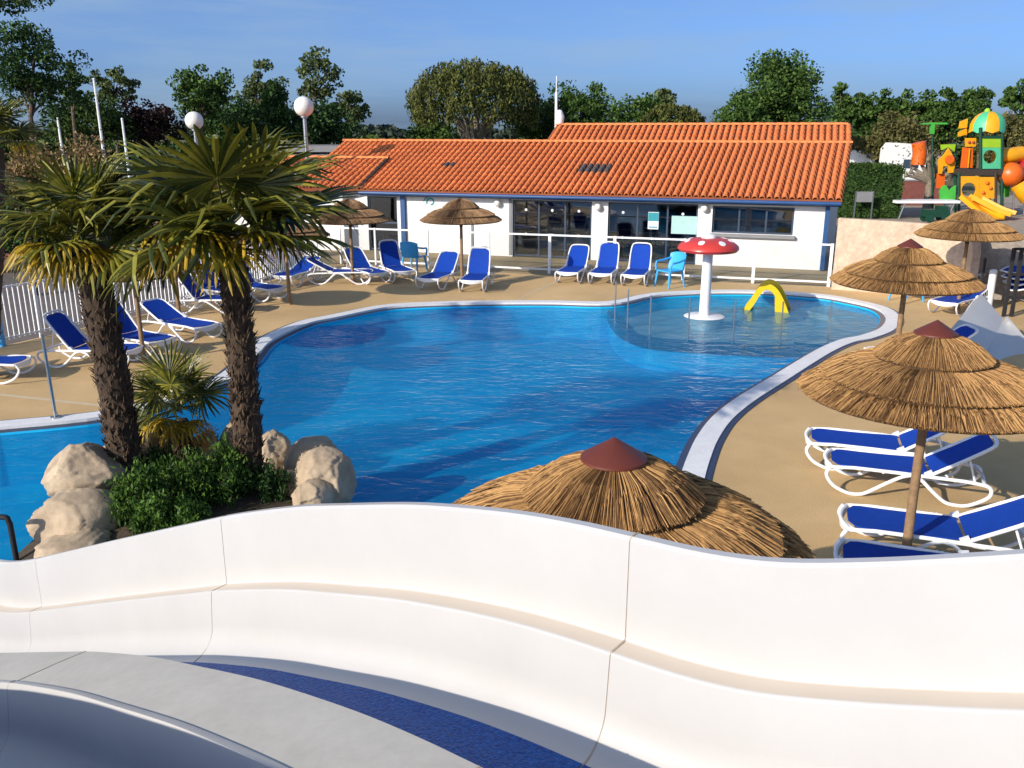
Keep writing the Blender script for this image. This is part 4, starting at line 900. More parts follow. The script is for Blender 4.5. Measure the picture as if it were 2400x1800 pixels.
# low white railing by the stacked loungers
p = g(2345, 715); t = thing('low_white_railing', 'low white railing with short balusters behind the dark gate frame', 'railing', (p.x, p.y + .9, 0))
for zz in (.34, .62): m = MB(); m.box((.9, 0, zz), (2.2, .05, .05)); m.build('rail', 'white_paint', t)
for k in range(8): m = MB(); m.box((-.1 + .28 * k, 0, .33), (.06, .045, .66)); m.build('baluster', 'white_paint', t)
# stack of loungers / toys beyond it
p = g(2372, 720); t = thing('stacked_loungers', 'jumble of stacked blue and white loungers at the right edge', 'sun loungers', tuple(p))
for k in range(4):
    q = link('stacked_frame', LM['frame'], t, (0.1, .4, .05 + .14 * k), (0, R(-8), R(14 * k - 10))); q2 = link('stacked_sling', LM['seat'], t, (0.1, .4, .40 + .14 * k), (0, R(-8), R(14 * k - 10)))
# ================================================================== PLAY TOWER
PY = 45.0
play0 = g(2285, 506); PY = play0.y
def PP(cx, cy, y=0.0):                                   # from the enlarged picture of the play tower to its own space
    p = atY(2050 + cx / 4.74, 200 + cy / 4.74, PY); return Vector((p.x - play0.x, y, p.z))
pt = thing('play_tower', 'yellow and green plastic play tower with tube slides beyond the beige wall', 'play structure', tuple(play0))
def panel(pts, name, mname, y=0.0, th=.12, parent=pt): m = MB(); m.plate([PP(a, b, y) for a, b in pts], (0, 1, 0), th); return m.build(name, mname, parent)
for cx, y in ((1095, -.7), (1330, -.7), (1265, .7), (1410, .6)):
    m = MB(); a, b = PP(cx, 1425, y), PP(cx, 470, y); m.tube([a, b], .075, 10); m.build('post', 'play_post', pt, True)
for cx, y in ((850, -.8), (1250, -.8), (960, .6)):
    m = MB(); a, b = PP(cx, 1425, y), PP(cx, 640 if cx == 960 else 960, y); m.tube([a, b], .07, 10); m.build('post', 'wood_dark' if cx == 1250 else 'play_post', pt, True)
# dome roof of eight coloured petals
ctr = PP(1240, 480, -.1); top = PP(1240, 290, -.1); rr = (PP(1420, 480).x - PP(1055, 480).x) / 2; hh = top.z - ctr.z
roof_o = None
for k in range(8):
    m = MB(); n = 6; vs = []; a0, a1 = 2 * math.pi * k / 8 + .2, 2 * math.pi * (k + 1) / 8 + .2
    for i in range(n + 1):
        t = i / n; r_ = rr * math.cos(t * math.pi / 2 * .93); z = hh * math.sin(t * math.pi / 2) - (.12 if i == 0 else 0)
        for a in (a0, (a0 + a1) / 2, a1): b = 1.0 if a != (a0 + a1) / 2 else 1.04; vs.append(ctr + Vector((r_ * b * math.cos(a), r_ * b * math.sin(a), z - (.1 if (i == 0 and b > 1) else 0))))
    m.add(vs, [(3 * i + j, 3 * i + j + 1, 3 * i + j + 4, 3 * i + j + 3) for i in range(n) for j in (0, 1)]); m.build('roof_petal', ['play_mint', 'play_yellow'][k % 2], pt, True)
m = MB(); m.ball(top + Vector((0, 0, .02)), .14, n=10, m=6); m.build('finial', 'play_lime', pt, True)
def holed(cx0, cx1, cy0, cy1, hx, hy, hr, y, name, mname):      # panel with a round hole
    m = MB(); n = 24; out = []; inn = []
    for k in range(n):
        a = 2 * math.pi * k / n; dx, dy = math.cos(a), math.sin(a)
        tx = ((cx1 - hx) / dx if dx > 0 else (cx0 - hx) / dx) if abs(dx) > 1e-6 else 1e9; ty = ((cy1 - hy) / dy if dy > 0 else (cy0 - hy) / dy) if abs(dy) > 1e-6 else 1e9
        q = min(tx, ty); out.append(PP(hx + dx * q, hy + dy * q, y)); inn.append(PP(hx + dx * hr, hy + dy * hr, y))
    for c_ in ((cx0, cy0), (cx1, cy0), (cx0, cy1), (cx1, cy1)):
        i = min(range(n), key=lambda i: (out[i] - PP(*c_, y)).length); out[i] = PP(*c_, y)
    vs = out + inn + [v + Vector((0, .12, 0)) for v in out + inn]
    fs = []
    for k in range(n):
        j = (k + 1) % n; fs += [(k, j, n + j, n + k), (2 * n + k, 3 * n + k, 3 * n + j, 2 * n + j), (k, 2 * n + k, 2 * n + j, j), (n + k, n + j, 3 * n + j, 3 * n + k)]
    m.add(vs, fs); m.build(name, mname, pt)
holed(1108, 1318, 690, 920, 1200, 790, 75, -.72, 'porthole_panel', 'play_mint')
panel([(1112, 590), (1316, 590), (1316, 688), (1109, 688)], 'upper_panel', 'play_lime', -.72)
holed(858, 1068, 1000, 1240, 958, 1150, 80, -.82, 'hole_panel', 'play_yellow')
panel([(1070, 1010), (1248, 1010), (1238, 1245), (1072, 1240)], 'climbing_panel', 'play_yellow', -.82)
for cx, cy in ((1155, 1075), (1190, 1130), (1110, 1180)): m = MB(); m.ball(PP(cx, cy, -.84), .09, n=8, m=5); m.build('climbing_hold', 'play_orange', pt, True)
panel([(1260, 1010), (1340, 1010), (1335, 1240), (1258, 1240)], 'side_panel', 'play_yellow', .5)
panel([(910, 930), (1350, 930), (1350, 990), (910, 990)], 'platform', 'wood_dark', -.78, 1.6)
panel([(980, 585), (1095, 585), (1090, 680), (982, 680)], 'face_panel', 'play_yellow', -.3)
for cx in (1015, 1060): m = MB(); m.ball(PP(cx, 632, -.32), .07, n=8, m=5); m.build('eye', 'play_red', pt, True)
panel([(965, 690), (1072, 690), (1066, 915), (940, 915)], 'orange_panel', 'play_orange', -.2)
panel([(1020, 700), (1030, 700), (1010, 915), (1000, 915)], 'orange_rib', 'play_yellow', -.30, .05)
panel([(960, 520), (1045, 480), (1050, 545), (955, 570)], 'yellow_roof_piece', 'play_yellow', .2)
panel([(990, 400), (1070, 370), (1060, 470), (975, 480)], 'yellow_roof_piece', 'play_yellow', .3)
panel([(1120, 560), (1330, 560), (1325, 588), (1120, 588)], 'top_rail', 'play_post', -.75)
# slides
def chute2(pts, wd, name, mname):
    path = spline([PP(a, b, y) for a, b, y in pts], 5); m = MB(); pr = [(-wd, .16), (-wd + .07, .16), (-wd + .09, 0), (wd - .09, 0), (wd - .07, .16), (wd, .16), (wd, -.06), (-wd, -.06)]; vs = []; n = 8
    for i, q in enumerate(path):
        d = (path[min(i + 1, len(path) - 1)] - path[max(i - 1, 0)]).normalized(); s_ = d.cross(Vector((0, 0, 1))).normalized(); u = s_.cross(d)
        for l, h in pr: vs.append(q + s_ * l + u * h)
    m.add(vs, [(i * n + k, i * n + (k + 1) % n, (i + 1) * n + (k + 1) % n, (i + 1) * n + k) for i in range(len(path) - 1) for k in range(n)] + [tuple(range(n)), tuple((len(path) - 1) * n + k for k in range(n))]); m.build(name, mname, pt, True)
chute2([(900, 1225, -.9), (960, 1310, -1.4), (1020, 1395, -2.0), (1060, 1425, -2.6)], .46, 'slide', 'play_yellow')
chute2([(1010, 1230, -.9), (1090, 1290, -1.3), (1190, 1360, -1.8), (1275, 1395, -2.2)], .44, 'slide', 'play_yellow')
def ptube(pts, r_, name, mname): m = MB(); m.tube(spline([PP(a, b, y) for a, b, y in pts], 5), r_, 14); m.build(name, mname, pt, True)
ptube([(1340, 785, 0), (1490, 780, 0), (1650, 765, .2)], .39, 'tube', 'play_yellow')
m = MB(); m.ball(PP(1445, 985, -.5), .62, n=16, m=10, sz=.95); m.build('ball_joint', 'play_orange', pt, True)
ptube([(1650, 780, .2), (1720, 820, .1), (1690, 900, -.2), (1600, 960, -.3), (1500, 1000, -.4)], .42, 'tube', 'play_red')
ptube([(1540, 1080, -.5), (1580, 1160, -.6), (1640, 1230, -.6)], .45, 'tube', 'play_yellow')
ptube([(1640, 1060, -.8), (1660, 1200, -.8), (1700, 1340, -.9)], .50, 'tube', 'play_orange')
for cx, cy in ((1360, 1190), (1475, 1100), (1590, 1280)): m = MB(); m.tube([PP(cx - 20, 1425, -.7), PP(cx, cy, -.6)], .04, 8); m.build('strut', 'steel', pt, True)
panel([(1375, 1110), (1478, 1095), (1470, 1235), (1385, 1245)], 'green_panel', 'play_green', -.2)
panel([(780, 660), (945, 655), (930, 740), (860, 690), (790, 720)], 'lime_arch', 'play_lime', .4)
panel([(745, 830), (800, 780), (855, 700), (905, 790), (935, 860), (905, 975), (855, 975), (850, 900), (795, 900), (780, 985), (745, 985)], 'yellow_arch', 'play_yellow', .3)
m = MB(); m.tube([PP(848, 825, .2), PP(848, 825, .1)], .22, 14); m.build('arch_disc', 'play_orange', pt)
panel([(752, 985), (835, 985), (828, 1150), (745, 1150)], 'orange_skirt', 'play_orange', .5)
panel([(640, 1260), (632, 1170), (665, 1110), (700, 1095), (735, 1160), (775, 1120), (808, 1100), (800, 1260)], 'leaf_panel', 'play_green', -.9)
panel([(650, 420), (760, 410), (935, 413), (940, 432), (795, 432), (788, 540), (757, 540), (757, 430), (655, 432)], 'tree_top_sign', 'play_green', 1.2, .25)
m = MB(); m.tube([PP(775, 1425, 1.3), PP(775, 550, 1.3)], .06, 8); m.build('post', 'play_post', pt, True)
ptube([(690, 640, 2.0), (700, 760, 2.0), (680, 900, 2.0)], .36, 'rusty_tube', 'play_orange')
panel([(1330, 1255), (1150, 1255), (1150, 1420), (1330, 1420)], 'dark_skirt', 'play_post', .3)

# white table with things under it
p = g(2165, 512); t = thing('garden_table', 'long white table standing in front of the play tower', 'table', tuple(p))
m = MB(); m.box((-.1, 0, .84), (3.1, 1.0, .13)); m.build('table_top', 'white_plastic', t)
for dx in (-1.3, 1.1): 
    for dy in (-.35, .35): m = MB(); m.tube([(dx - .1, dy, 0), (dx + .12, dy, .78)], .05, 8); m.build('leg', 'steel', t, True)
p = g(2190, 520); t = thing('green_toy_car', 'dark green ride-on toy standing below the white table', 'toy', tuple(p))
m = MB(); m.box((0, 0, .42), (1.1, .6, .34)); m.box((.25, 0, .66), (.4, .55, .2)); m.build('body', 'play_post', t)
for dx in (-.38, .38):
    for dy in (-.3, .3): m = MB(); m.tube([(dx, dy - .05, .2), (dx, dy + .05, .2)], .2, 12); m.build('wheel', 'play_post', t, True)
p = g(2020, 514); t = thing('notice_board', 'grey framed notice board standing before the dark hedge', 'notice board', tuple(p))
for dx in (-.42, .42): m = MB(); m.box((dx, 0, .68), (.06, .06, 1.36)); m.build('post', 'steel', t)
m = MB(); m.box((0, 0, 1.08), (.78, .04, .50)); m.build('board', 'roof_grey', t)
# caravans beyond the hedge
for x0, x1, y0, y1, Y, lab in ((1992, 2047, 352, 405, 62, 'white caravan showing over the clipped hedge'), (2098, 2165, 335, 425, 58, 'white caravan behind the pollarded tree')):
    a, b = atY(x0, y0, Y), atY(x1, y1, Y); t = thing('caravan', lab, 'caravan', ((a.x + b.x) / 2, Y, 0), 0, 'white caravans'); wd = b.x - a.x
    m = MB(); m.plate([(-wd / 2, 0, .5), (wd / 2, 0, .5), (wd / 2, 0, a.z - .45), (wd / 2 - .25, 0, a.z - .1), (-wd / 2 + .3, 0, a.z), (-wd / 2, 0, a.z - .4)], (0, 1, 0), 2.2); m.build('body', 'caravan', t)
    m = MB(); m.box((0.1, -.012, a.z * .62), (wd * .45, .03, .55)); m.build('window', 'frame_dark', t)
    for dx in (-.3, .35): m = MB(); m.tube([(dx, .1, .32), (dx, .3, .32)], .32, 12); m.build('wheel', 'steel_dark', t, True)
a, b = atY(2098, 424, 52), atY(2180, 470, 52); t = thing('red_brick_wall', 'low red brick wall behind the pollarded tree', 'wall', ((a.x + b.x) / 2, 52, 0)); m = MB(); m.box((0, 0, a.z / 2), (b.x - a.x + 1.5, .25, a.z)); m.build('wall_body', 'brick_red', t); m = MB(); m.box((0, 0, a.z + .035), (b.x - a.x + 1.6, .32, .07)); m.build('coping', 'roof_grey', t)

# ================================================================== TREES
def clumps(n, c, rad, shell=.55, flat=0.0):
    out = []
    while len(out) < n:
        d = Vector((random.gauss(0, 1), random.gauss(0, 1), random.gauss(0, 1))).normalized()
        if d.z < -flat and flat: continue
        r_ = random.uniform(shell, 1.0) ; out.append(Vector((c[0] + d.x * rad[0] * r_, c[1] + d.y * rad[1] * r_, c[2] + d.z * rad[2] * r_)))
    return out
def tree(label, name, px, top, bot, hw, Y, leaf, nc=46, nl=110, ls=None, shell=.35, cr=.30, trunk_px=None, bark='bark', airy=False, up=0.0, aspect=.6, taper=0.0, group='trees behind the pool', flat=0.0, stems=1):
    T, B = atY(px, top, Y), atY(px, bot, Y); W = hw / F_PX * Y * 1.02; H = T.z - B.z; c = Vector((0, 0, B.z + H / 2)); rad = (W * .86, W * .86, H / 2 * .9)
    x0 = (trunk_px if trunk_px is not None else px); base = atY(x0, bot, Y); root = thing(name, label, 'tree', (T.x, Y, 0), 0, group)
    cs_ = clumps(nc, c, rad, shell, flat)
    if taper:
        for q in cs_: f_ = 1 - taper * max(0, (q.z - B.z) / H); q.x *= f_; q.y *= f_
    ls = ls or Y * .0042; P = []
    for q in cs_:
        r_ = W * cr * random.uniform(.6, 1.25); n = int(nl * random.uniform(.7, 1.3)); d = RNG.normal(size=(n, 3)); d /= np.linalg.norm(d, axis=1)[:, None]
        P.append(np.array(q) + d * (RNG.uniform(0.25, 1.0, n) ** .6)[:, None] * r_ * np.array([1, 1, .8]))
    P = np.concatenate(P); Q = leaf_quads(P, ls, aspect, up); link('crown', quads_mesh('crown', Q, leaf), root)
    m = MB(); bx = base.x - T.x; tr = max(.10, H * .028)
    for s_ in range(stems):
        o_ = Vector((random.uniform(-.25, .25) * (stems > 1) * W, 0, 0)); mid = Vector((bx * .6, 0, B.z + H * .1)) + o_ * 2
        m.tube([(bx, 0, 0), (bx * .9 + o_.x * .5, 0, B.z * .6), mid, Vector((0, 0, B.z + H * .55)) + o_ * 2.2], [tr, tr * .85, tr * .7, tr * .25], 8)
    for q in random.sample(cs_, min(len(cs_), 16 if airy else 9)):
        a = Vector((bx * .5, 0, B.z + H * random.uniform(.0, .35))); m.tube([a, a.lerp(q, .55) + Vector((0, 0, H * .03)), q], [tr * .42, tr * .25, tr * .07], 5)
    m.build('trunk', bark, root, True); return root
# left of the lamp
tree('big dark broadleaf tree filling the upper left corner', 'broadleaf_tree', 60, 20, 300, 120, 36, 'leaf_dark', 70, 110, shell=.25, cr=.24)
tree('leafy branch tips hanging in at the top left corner', 'broadleaf_tree', 10, -60, 40, 105, 30, 'leaf_dark', 26, 60, shell=.4, cr=.2, trunk_px=-140)
tree('light airy small tree right of the tallest flagpole', 'broadleaf_tree', 262, 150, 250, 55, 48, 'leaf_pale', 30, 60, cr=.25, airy=True)
tree('side limbs of a loose tree left of the tallest flagpole', 'broadleaf_tree', 165, 145, 260, 40, 40, 'leaf', 24, 50, cr=.25, airy=True)
tree('dark green rounded bush below the tallest flagpole', 'broadleaf_tree', 190, 215, 350, 110, 42, 'leaf_hedge', 60, 90, cr=.3)
tree('dark purple leaved tree sloping down behind the right flagpole', 'purple_tree', 335, 225, 350, 85, 44, 'leaf_purple', 50, 90, cr=.28)
tree('bright green crooked tree left of the globe lamp', 'broadleaf_tree', 468, 138, 300, 82, 46, 'leaf', 50, 90, cr=.26, airy=True)
tree('pair of grey green tree tops between the crooked tree and the globe lamp', 'broadleaf_tree', 608, 136, 290, 58, 52, 'leaf_pale', 44, 70, cr=.27, airy=True)
tree('dark pointed conifer just left of the globe lamp', 'conifer_tree', 640, 185, 330, 52, 48, 'leaf_dark', 46, 100, cr=.3, taper=.55)
tree('tall sparse pale tree with bare limbs right above the globe lamp', 'sparse_tree', 738, 108, 262, 60, 56, 'leaf_pale', 46, 50, cr=.24, airy=True, shell=.45)
tree('low pale loose tree at the right side of the globe lamp', 'sparse_tree', 812, 208, 300, 52, 55, 'leaf_pale', 34, 60, cr=.26, airy=True)
tree('dark dense shrub mass behind the globe lamp pole', 'broadleaf_tree', 740, 240, 345, 100, 50, 'leaf_dark', 60, 100, cr=.3)
tree('dark dense shrub mass above the left part of the tall palm', 'broadleaf_tree', 545, 232, 345, 105, 50, 'leaf_dark', 60, 100, cr=.3)
# centre
def umbrella_pine(label, px, top, bot, hw, Y, leaf, nt):
    T, B = atY(px, top, Y), atY(px, bot, Y); W = hw / F_PX * Y * .93; H = (T.z - B.z) * .95; root = thing('umbrella_pine', label, 'tree', (T.x, Y, 0), 0, 'umbrella pines behind the roof')
    P = []; S = []
    for _ in range(nt):
        while True:
            d = Vector((random.gauss(0, 1), random.gauss(0, 1), random.gauss(.25, .8))).normalized()
            if d.z > -.45: break
        k = random.uniform(.86, 1.03); z = d.z; q = Vector((d.x * W * k, d.y * W * k, B.z + H * .36 + (z * H * .64 * k if z > 0 else z * H * .60 * k)))
        n = 24; r_ = W * .060; hgt_ = W * .13
        u = RNG.normal(size=(n, 3)) * r_ * .55; u[:, 2] = RNG.uniform(-1, .6, n) * hgt_; P.append(np.array(q) + u)
    P = np.concatenate(P); link('crown', quads_mesh('crown', leaf_quads(P, Y * .0042, .38, 1.6), leaf), root)
    m = MB()                                               # dark inner twigs
    m.tube([(0, 0, 0), (.1, 0, B.z * .9), (0, 0, B.z + H * .30)], [.26, .22, .10], 9)
    for k in range(16):
        a = 2 * math.pi * k / 16 + random.uniform(-.2, .2); e = random.uniform(.45, .9); m.tube([(0.08, 0, B.z * random.uniform(.45, .85)), (W * .30 * math.cos(a), W * .30 * math.sin(a), B.z + H * .10), (W * e * math.cos(a), W * e * math.sin(a), B.z + H * .36)], [.13, .09, .03], 6)
    m.build('trunk', 'bark_grey', root, True)
    inner = [q for q in clumps(int(nt * .10), (0, 0, B.z + H * .38), (W * .78, W * .78, H * .50), .3, .5)]
    Pn = np.array([np.array(q) for q in inner for _ in range(18)]); Pn = Pn + RNG.normal(size=Pn.shape) * W * .09; link('inner_needles', quads_mesh('inner', leaf_quads(Pn, Y * .006, .5), 'leaf_dark'), root)
umbrella_pine('large domed umbrella pine behind the orange roof', 1112, 140, 300, 158, 50, 'leaf_pine', 760)
umbrella_pine('small domed umbrella pine low behind the right part of the roof', 1577, 243, 330, 80, 54, 'leaf_pine', 300)
tree('dark broadleaf tree with upright twigs right of the antenna mast', 'broadleaf_tree', 1365, 192, 330, 90, 52, 'leaf', 60, 90, cr=.26, shell=.4)
tree('low dark trees between the domed pine and the antenna mast', 'broadleaf_tree', 1262, 222, 340, 85, 55, 'leaf_dark', 44, 80, cr=.3)
tree('green tree sloping left of the small domed pine', 'broadleaf_tree', 1490, 218, 335, 88, 62, 'leaf', 44, 80, cr=.3)
tree('pale feathery tree top above the small domed pine', 'sparse_tree', 1555, 203, 285, 36, 70, 'leaf_pale', 26, 60, cr=.3, airy=True)
tree('light green bush at the left foot of the domed pine', 'broadleaf_tree', 1010, 278, 345, 70, 58, 'leaf', 36, 80, cr=.3)
# right
tree('tall broad dark green tree rising right behind the roof', 'broadleaf_tree', 1838, 98, 345, 150, 60, 'leaf', 150, 120, cr=.20, shell=.15, taper=.50)
tree('lower shoulder of green leaves left of the tall broad tree', 'broadleaf_tree', 1745, 222, 340, 82, 58, 'leaf', 60, 90, cr=.3)
pop = [(1985, 176, 36, 'first'), (2045, 186, 30, 'second'), (2085, 200, 28, 'third'), (2135, 212, 28, 'fourth'), (2185, 212, 30, 'fifth'), (2235, 190, 32, 'sixth'), (2300, 182, 36, 'seventh')]
for px, top, hw, o_ in pop:
    tree('%s poplar right of the tall broad tree in the row behind the play tower' % o_, 'poplar_tree', px, top - 4, 350, hw * 1.35, 78, 'leaf', 50, 80, cr=.34, shell=.15, group='row of poplars at the right', taper=.25)
tree('tree cut by the right picture edge above the tube slides', 'broadleaf_tree', 2400, 178, 330, 46, 72, 'leaf', 40, 80, cr=.28, airy=True)
tree('olive brown loose bush between roof end and play tower', 'olive_bush', 2110, 268, 390, 95, 62, 'leaf_olive', 60, 80, cr=.26, airy=True, bark='bark_grey')
tree('olive green low bush right beside the roof end', 'olive_bush', 2010, 318, 400, 60, 64, 'leaf_olive', 36, 80, cr=.3)
tree('yellow green bush top peeping over the right roof ridge', 'olive_bush', 1940, 288, 345, 50, 50, 'leaf_olive', 30, 80, cr=.3)
tree('olive brown bush behind the play tower roof at the right edge', 'olive_bush', 2370, 270, 400, 70, 64, 'leaf_olive', 46, 80, cr=.28)
tree('dense dark green row of bushes under the poplars', 'broadleaf_tree', 2130, 235, 360, 200, 84, 'leaf_dark', 120, 80, cr=.18)
# pollarded tree beside the play tower
p = g(2172, 498); t = thing('pollarded_tree', 'grey pollarded tree with bare knobbly limbs beside the play tower', 'tree', tuple(p)); m = MB()
m.tube([(0, 0, 0), (.0, 0, 1.1), (-.03, 0, 1.7)], [.26, .22, .26], 10)
for k in range(11):
    a = R(20 + k * 15 + random.uniform(-6, 6)); l = random.uniform(.9, 1.6); q = Vector((math.cos(a) * l * 1.1, random.uniform(-.6, .6), 1.6 + abs(math.sin(a)) * l)); m.tube([(0, 0, 1.5), q * .55 + Vector((0, 0, .75)), q], [.16, .11, .06], 7); m.ball(q, .12, n=7, m=5)
    for _ in range(3): e = q + Vector((random.gauss(0, .35), random.gauss(0, .3), random.uniform(.2, .6))); m.tube([q, e], [.03, .008], 4)
m.build('trunk', 'bark_grey', t, True)
P = RNG.normal(size=(260, 3)) * np.array([1.0, .6, .6]) + np.array([0, 0, 3.1]); link('twig_leaves', quads_mesh('twigs', leaf_quads(P, .16, .5), 'leaf_olive'), t)
# clipped hedge
def hedge(label, a, b, dep, h, leaf, n, ls):
    a = Vector((a[0], a[1], 0)); b = Vector((b[0], b[1], 0)); d = b - a; L = d.length; t = thing('clipped_hedge', label, 'hedge', tuple(a), math.atan2(d.y, d.x))
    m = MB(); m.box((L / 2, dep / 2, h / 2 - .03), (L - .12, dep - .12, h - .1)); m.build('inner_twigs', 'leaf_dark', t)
    A = [L * h, L * dep, dep * h, dep * h]; P = []
    for k, ar in enumerate(A):
        c_ = int(n * ar / sum(A)); u, v = RNG.uniform(0, 1, c_), RNG.uniform(0, 1, c_); w_ = RNG.normal(0, .035, c_)
        P.append(np.stack([[u * L, w_, v * h], [u * L, v * dep, h + w_ * 1.6], [w_, u * dep, v * h], [L + w_, u * dep, v * h]][k], 1))
    link('foliage', quads_mesh('hedge', leaf_quads(np.concatenate(P), ls, .6), leaf), t); return t
a, b = g(1985, 512), g(2108, 512); hedge('tall clipped dark green hedge beside the end of the bar building', (a.x - .5, a.y), (b.x, b.y), 3.0, atY(2050, 390, a.y).z, 'leaf_hedge', 6000, .13)
# dark shrubs beyond the picket fence, behind the palms
for px, top, bot, hw, Y, lf, lab in ((-20, 360, 640, 130, 27, 'leaf_dark', 'dark shrub beyond the picket fence at the left edge'), (180, 395, 620, 115, 31, 'leaf_dark', 'dark shrub beyond the fence between the palm crowns'), (390, 400, 640, 105, 33, 'leaf_dark', 'dark shrub beyond the fence behind the tall palm'), (330, 560, 660, 40, 27, 'leaf_hedge', 'low green shrub beyond the pickets right of the leaning palm'), (600, 420, 600, 80, 38, 'leaf_dark', 'dark shrub beyond the fence right of the tall palm trunk'), (70, 420, 640, 90, 29, 'leaf_hedge', 'green shrub beyond the fence behind the leaning palm crown'), (300, 430, 650, 70, 29, 'leaf_dark', 'dark shrub beyond the fence just right of the leaning palm crown')):
    tree(lab, 'shrub', px, top, bot, hw, Y, lf, 50, 100, cr=.3, ls=.16, group='dark shrubs beyond the picket fence')
for px, top, bot, hw, lab in ((60, 350, 420, 60, 'tan plumed bush above the leaning palm at the far left'), (200, 335, 420, 70, 'tan plumed bush above the leaning palm beside the flagpole')):
    o = tree(lab, 'plumed_bush', px, top, bot + 130, hw * 1.25, 23, 'leaf_olive', 30, 60, cr=.3, ls=.16, group='tan plumed bushes'); Pl = []
    for k in range(16):
        q = atY(px + random.uniform(-hw, hw), random.uniform(top, bot), 22.3) - Vector(o.location); u = RNG.normal(size=(90, 3)) * np.array([.12, .12, .16]); Pl.append(np.array(q) + u)
    link('plumes', quads_mesh('plumes', leaf_quads(np.concatenate(Pl), .10, .5), 'plume'), o)
# house and trailers glimpsed beyond the picket fence
p = atY(40, 640, 30); t = thing('low_pink_wall', 'low pinkish wall glimpsed through the left picket fence', 'wall', (p.x, 30, 0)); m = MB(); m.box((2.5, 0, .5), (15, .3, 1.0)); m.build('wall_body', 'brick_red', t)
p = g(0, 815); t = thing('blue_gate_post', 'pale blue post at the left picture edge in the picket fence', 'post', (p.x - .02, p.y + .12, 0)); m = MB(); m.box((0, 0, .62), (.10, .10, 1.24)); m.build('post_body', 'blue_plastic', t)
# far woods and the hedgerow in front of them (one mass each)
P = np.stack([RNG.uniform(-330, 330, 16000), RNG.uniform(395, 420, 16000), RNG.uniform(0, 1, 16000)], 1); hgt = 5.4 + 1.5 * np.sin(P[:, 0] * .11) * np.sin(P[:, 0] * .043 + 1) + .8 * np.sin(P[:, 0] * .31); P[:, 2] *= hgt
o = link('far_treeline', quads_mesh('far', leaf_quads(P, 3.0, .7), 'far_wood')); o['kind'] = 'stuff'; o['label'] = 'distant wooded horizon behind everything'
P = np.stack([RNG.uniform(-70, 70, 26000), RNG.uniform(96, 104, 26000), RNG.uniform(0, 1, 26000)], 1); P[:, 2] *= 2.9 + .5 * np.sin(P[:, 0] * .35) + .3 * np.sin(P[:, 0] * 1.1)
o = link('undergrowth', quads_mesh('undergrowth', leaf_quads(P, .8, .6), 'leaf_hedge')); o['kind'] = 'stuff'; o['label'] = 'green undergrowth across the field behind the roofs'

# ================================================================== ROCKS AND PLANTED ISLAND
def rock_mesh(seed, rad):
    rnd = random.Random(seed); bm = bmesh.new(); bmesh.ops.create_icosphere(bm, subdivisions=5, radius=1.0)
    pl = []
    for _ in range(11): n = Vector((rnd.gauss(0, 1), rnd.gauss(0, 1), rnd.gauss(0, .8))).normalized(); pl.append((n, rnd.uniform(.78, .97)))
    for v in bm.verts:
        d = v.co.normalized(); r_ = 1.0
        for n, k in pl:
            c_ = d.dot(n)
            if c_ > .05: q = k / c_; r_ = r_ if q > r_ + .12 else (q if q < r_ - .12 else (r_ * .5 + q * .5 - (.12 - abs(q - r_)) ** 2 * .9))
        r_ += .035 * noise.noise(d * 2.0 + Vector((seed, 0, 0))) + .012 * noise.noise(d * 6 + Vector((0, seed, 0))) + .008 * noise.noise(d * 17)
        v.co = Vector((d.x * rad[0] * r_, d.y * rad[1] * r_, d.z * rad[2] * r_))
    me = bpy.data.meshes.new('rock'); bm.to_mesh(me); bm.free(); me.materials.append(MATS['rock']); me.polygons.foreach_set('use_smooth', [True] * len(me.polygons))
    return me
ROCKS = [((190, 1215), (102, 62), 8.35, 'big faceted boulder nearest the slide end, left of the shrubs'), ((180, 1290), (95, 42), 7.9, 'low boulder at the waterline below the big faceted one'),
         ((198, 1112), (86, 62), 9.0, 'rounded boulder lit on its left face behind the big faceted one'), ((255, 1082), (42, 34), 9.6, 'small boulder between rounded boulder and leaning palm'),
         ((352, 1062), (38, 74), 10.2, 'upright boulder between the leaning palm and the small palm'), ((488, 1062), (36, 46), 10.5, 'sandy boulder right behind the small palm'),
         ((566, 1042), (52, 50), 10.6, 'pale boulder behind the base of the tall palm'), ((642, 1088), (48, 66), 10.0, 'shaded boulder just right of the tall palm'),
         ((735, 1098), (70, 66), 9.7, 'large ribbed boulder at the right end of the island'), ((762, 1130), (66, 72), 9.2, 'smooth boulder sloping into the pool at the right end'),
         ((735, 1165), (50, 40), 8.9, 'small pointed boulder touching the slide rim'), ((690, 1140), (30, 40), 9.2, 'narrow leaning boulder in front of the large ribbed one')]
for i, ((px, py), (wx, wz), Y, lab) in enumerate(ROCKS):
    p = atY(px, py, Y); sc = Y / F_PX; rx, rz = wx * sc, wz * sc * 1.05
    o = link('boulder', rock_mesh(11 + i * 7, (rx * 1.12, max(rx, rz) * 1.0, rz * 1.18)), None, (p.x, p.y, p.z)); o.rotation_euler = (0, 0, 0.4 + i * 1.3); tag(o, lab, 'boulder', 'sand coloured boulders round the palms')
isl = spline([(-5.0, 7.9, 0), (-4.9, 9.2, 0), (-4.3, 10.4, 0), (-3.3, 10.9, 0), (-2.4, 10.3, 0), (-1.95, 9.3, 0), (-2.2, 8.3, 0), (-3.2, 7.5, 0), (-4.2, 7.3, 0)], 5, True)
c_ = V(-3.5, 9.0, 0); m = MB(); n = len(isl); vs = [(q.x, q.y, -0.84) for q in isl] + [(q.x, q.y, .05) for q in isl] + [(c_.x + (q.x - c_.x) * .7, c_.y + (q.y - c_.y) * .7, .26) for q in isl] + [(c_.x, c_.y, .34)]
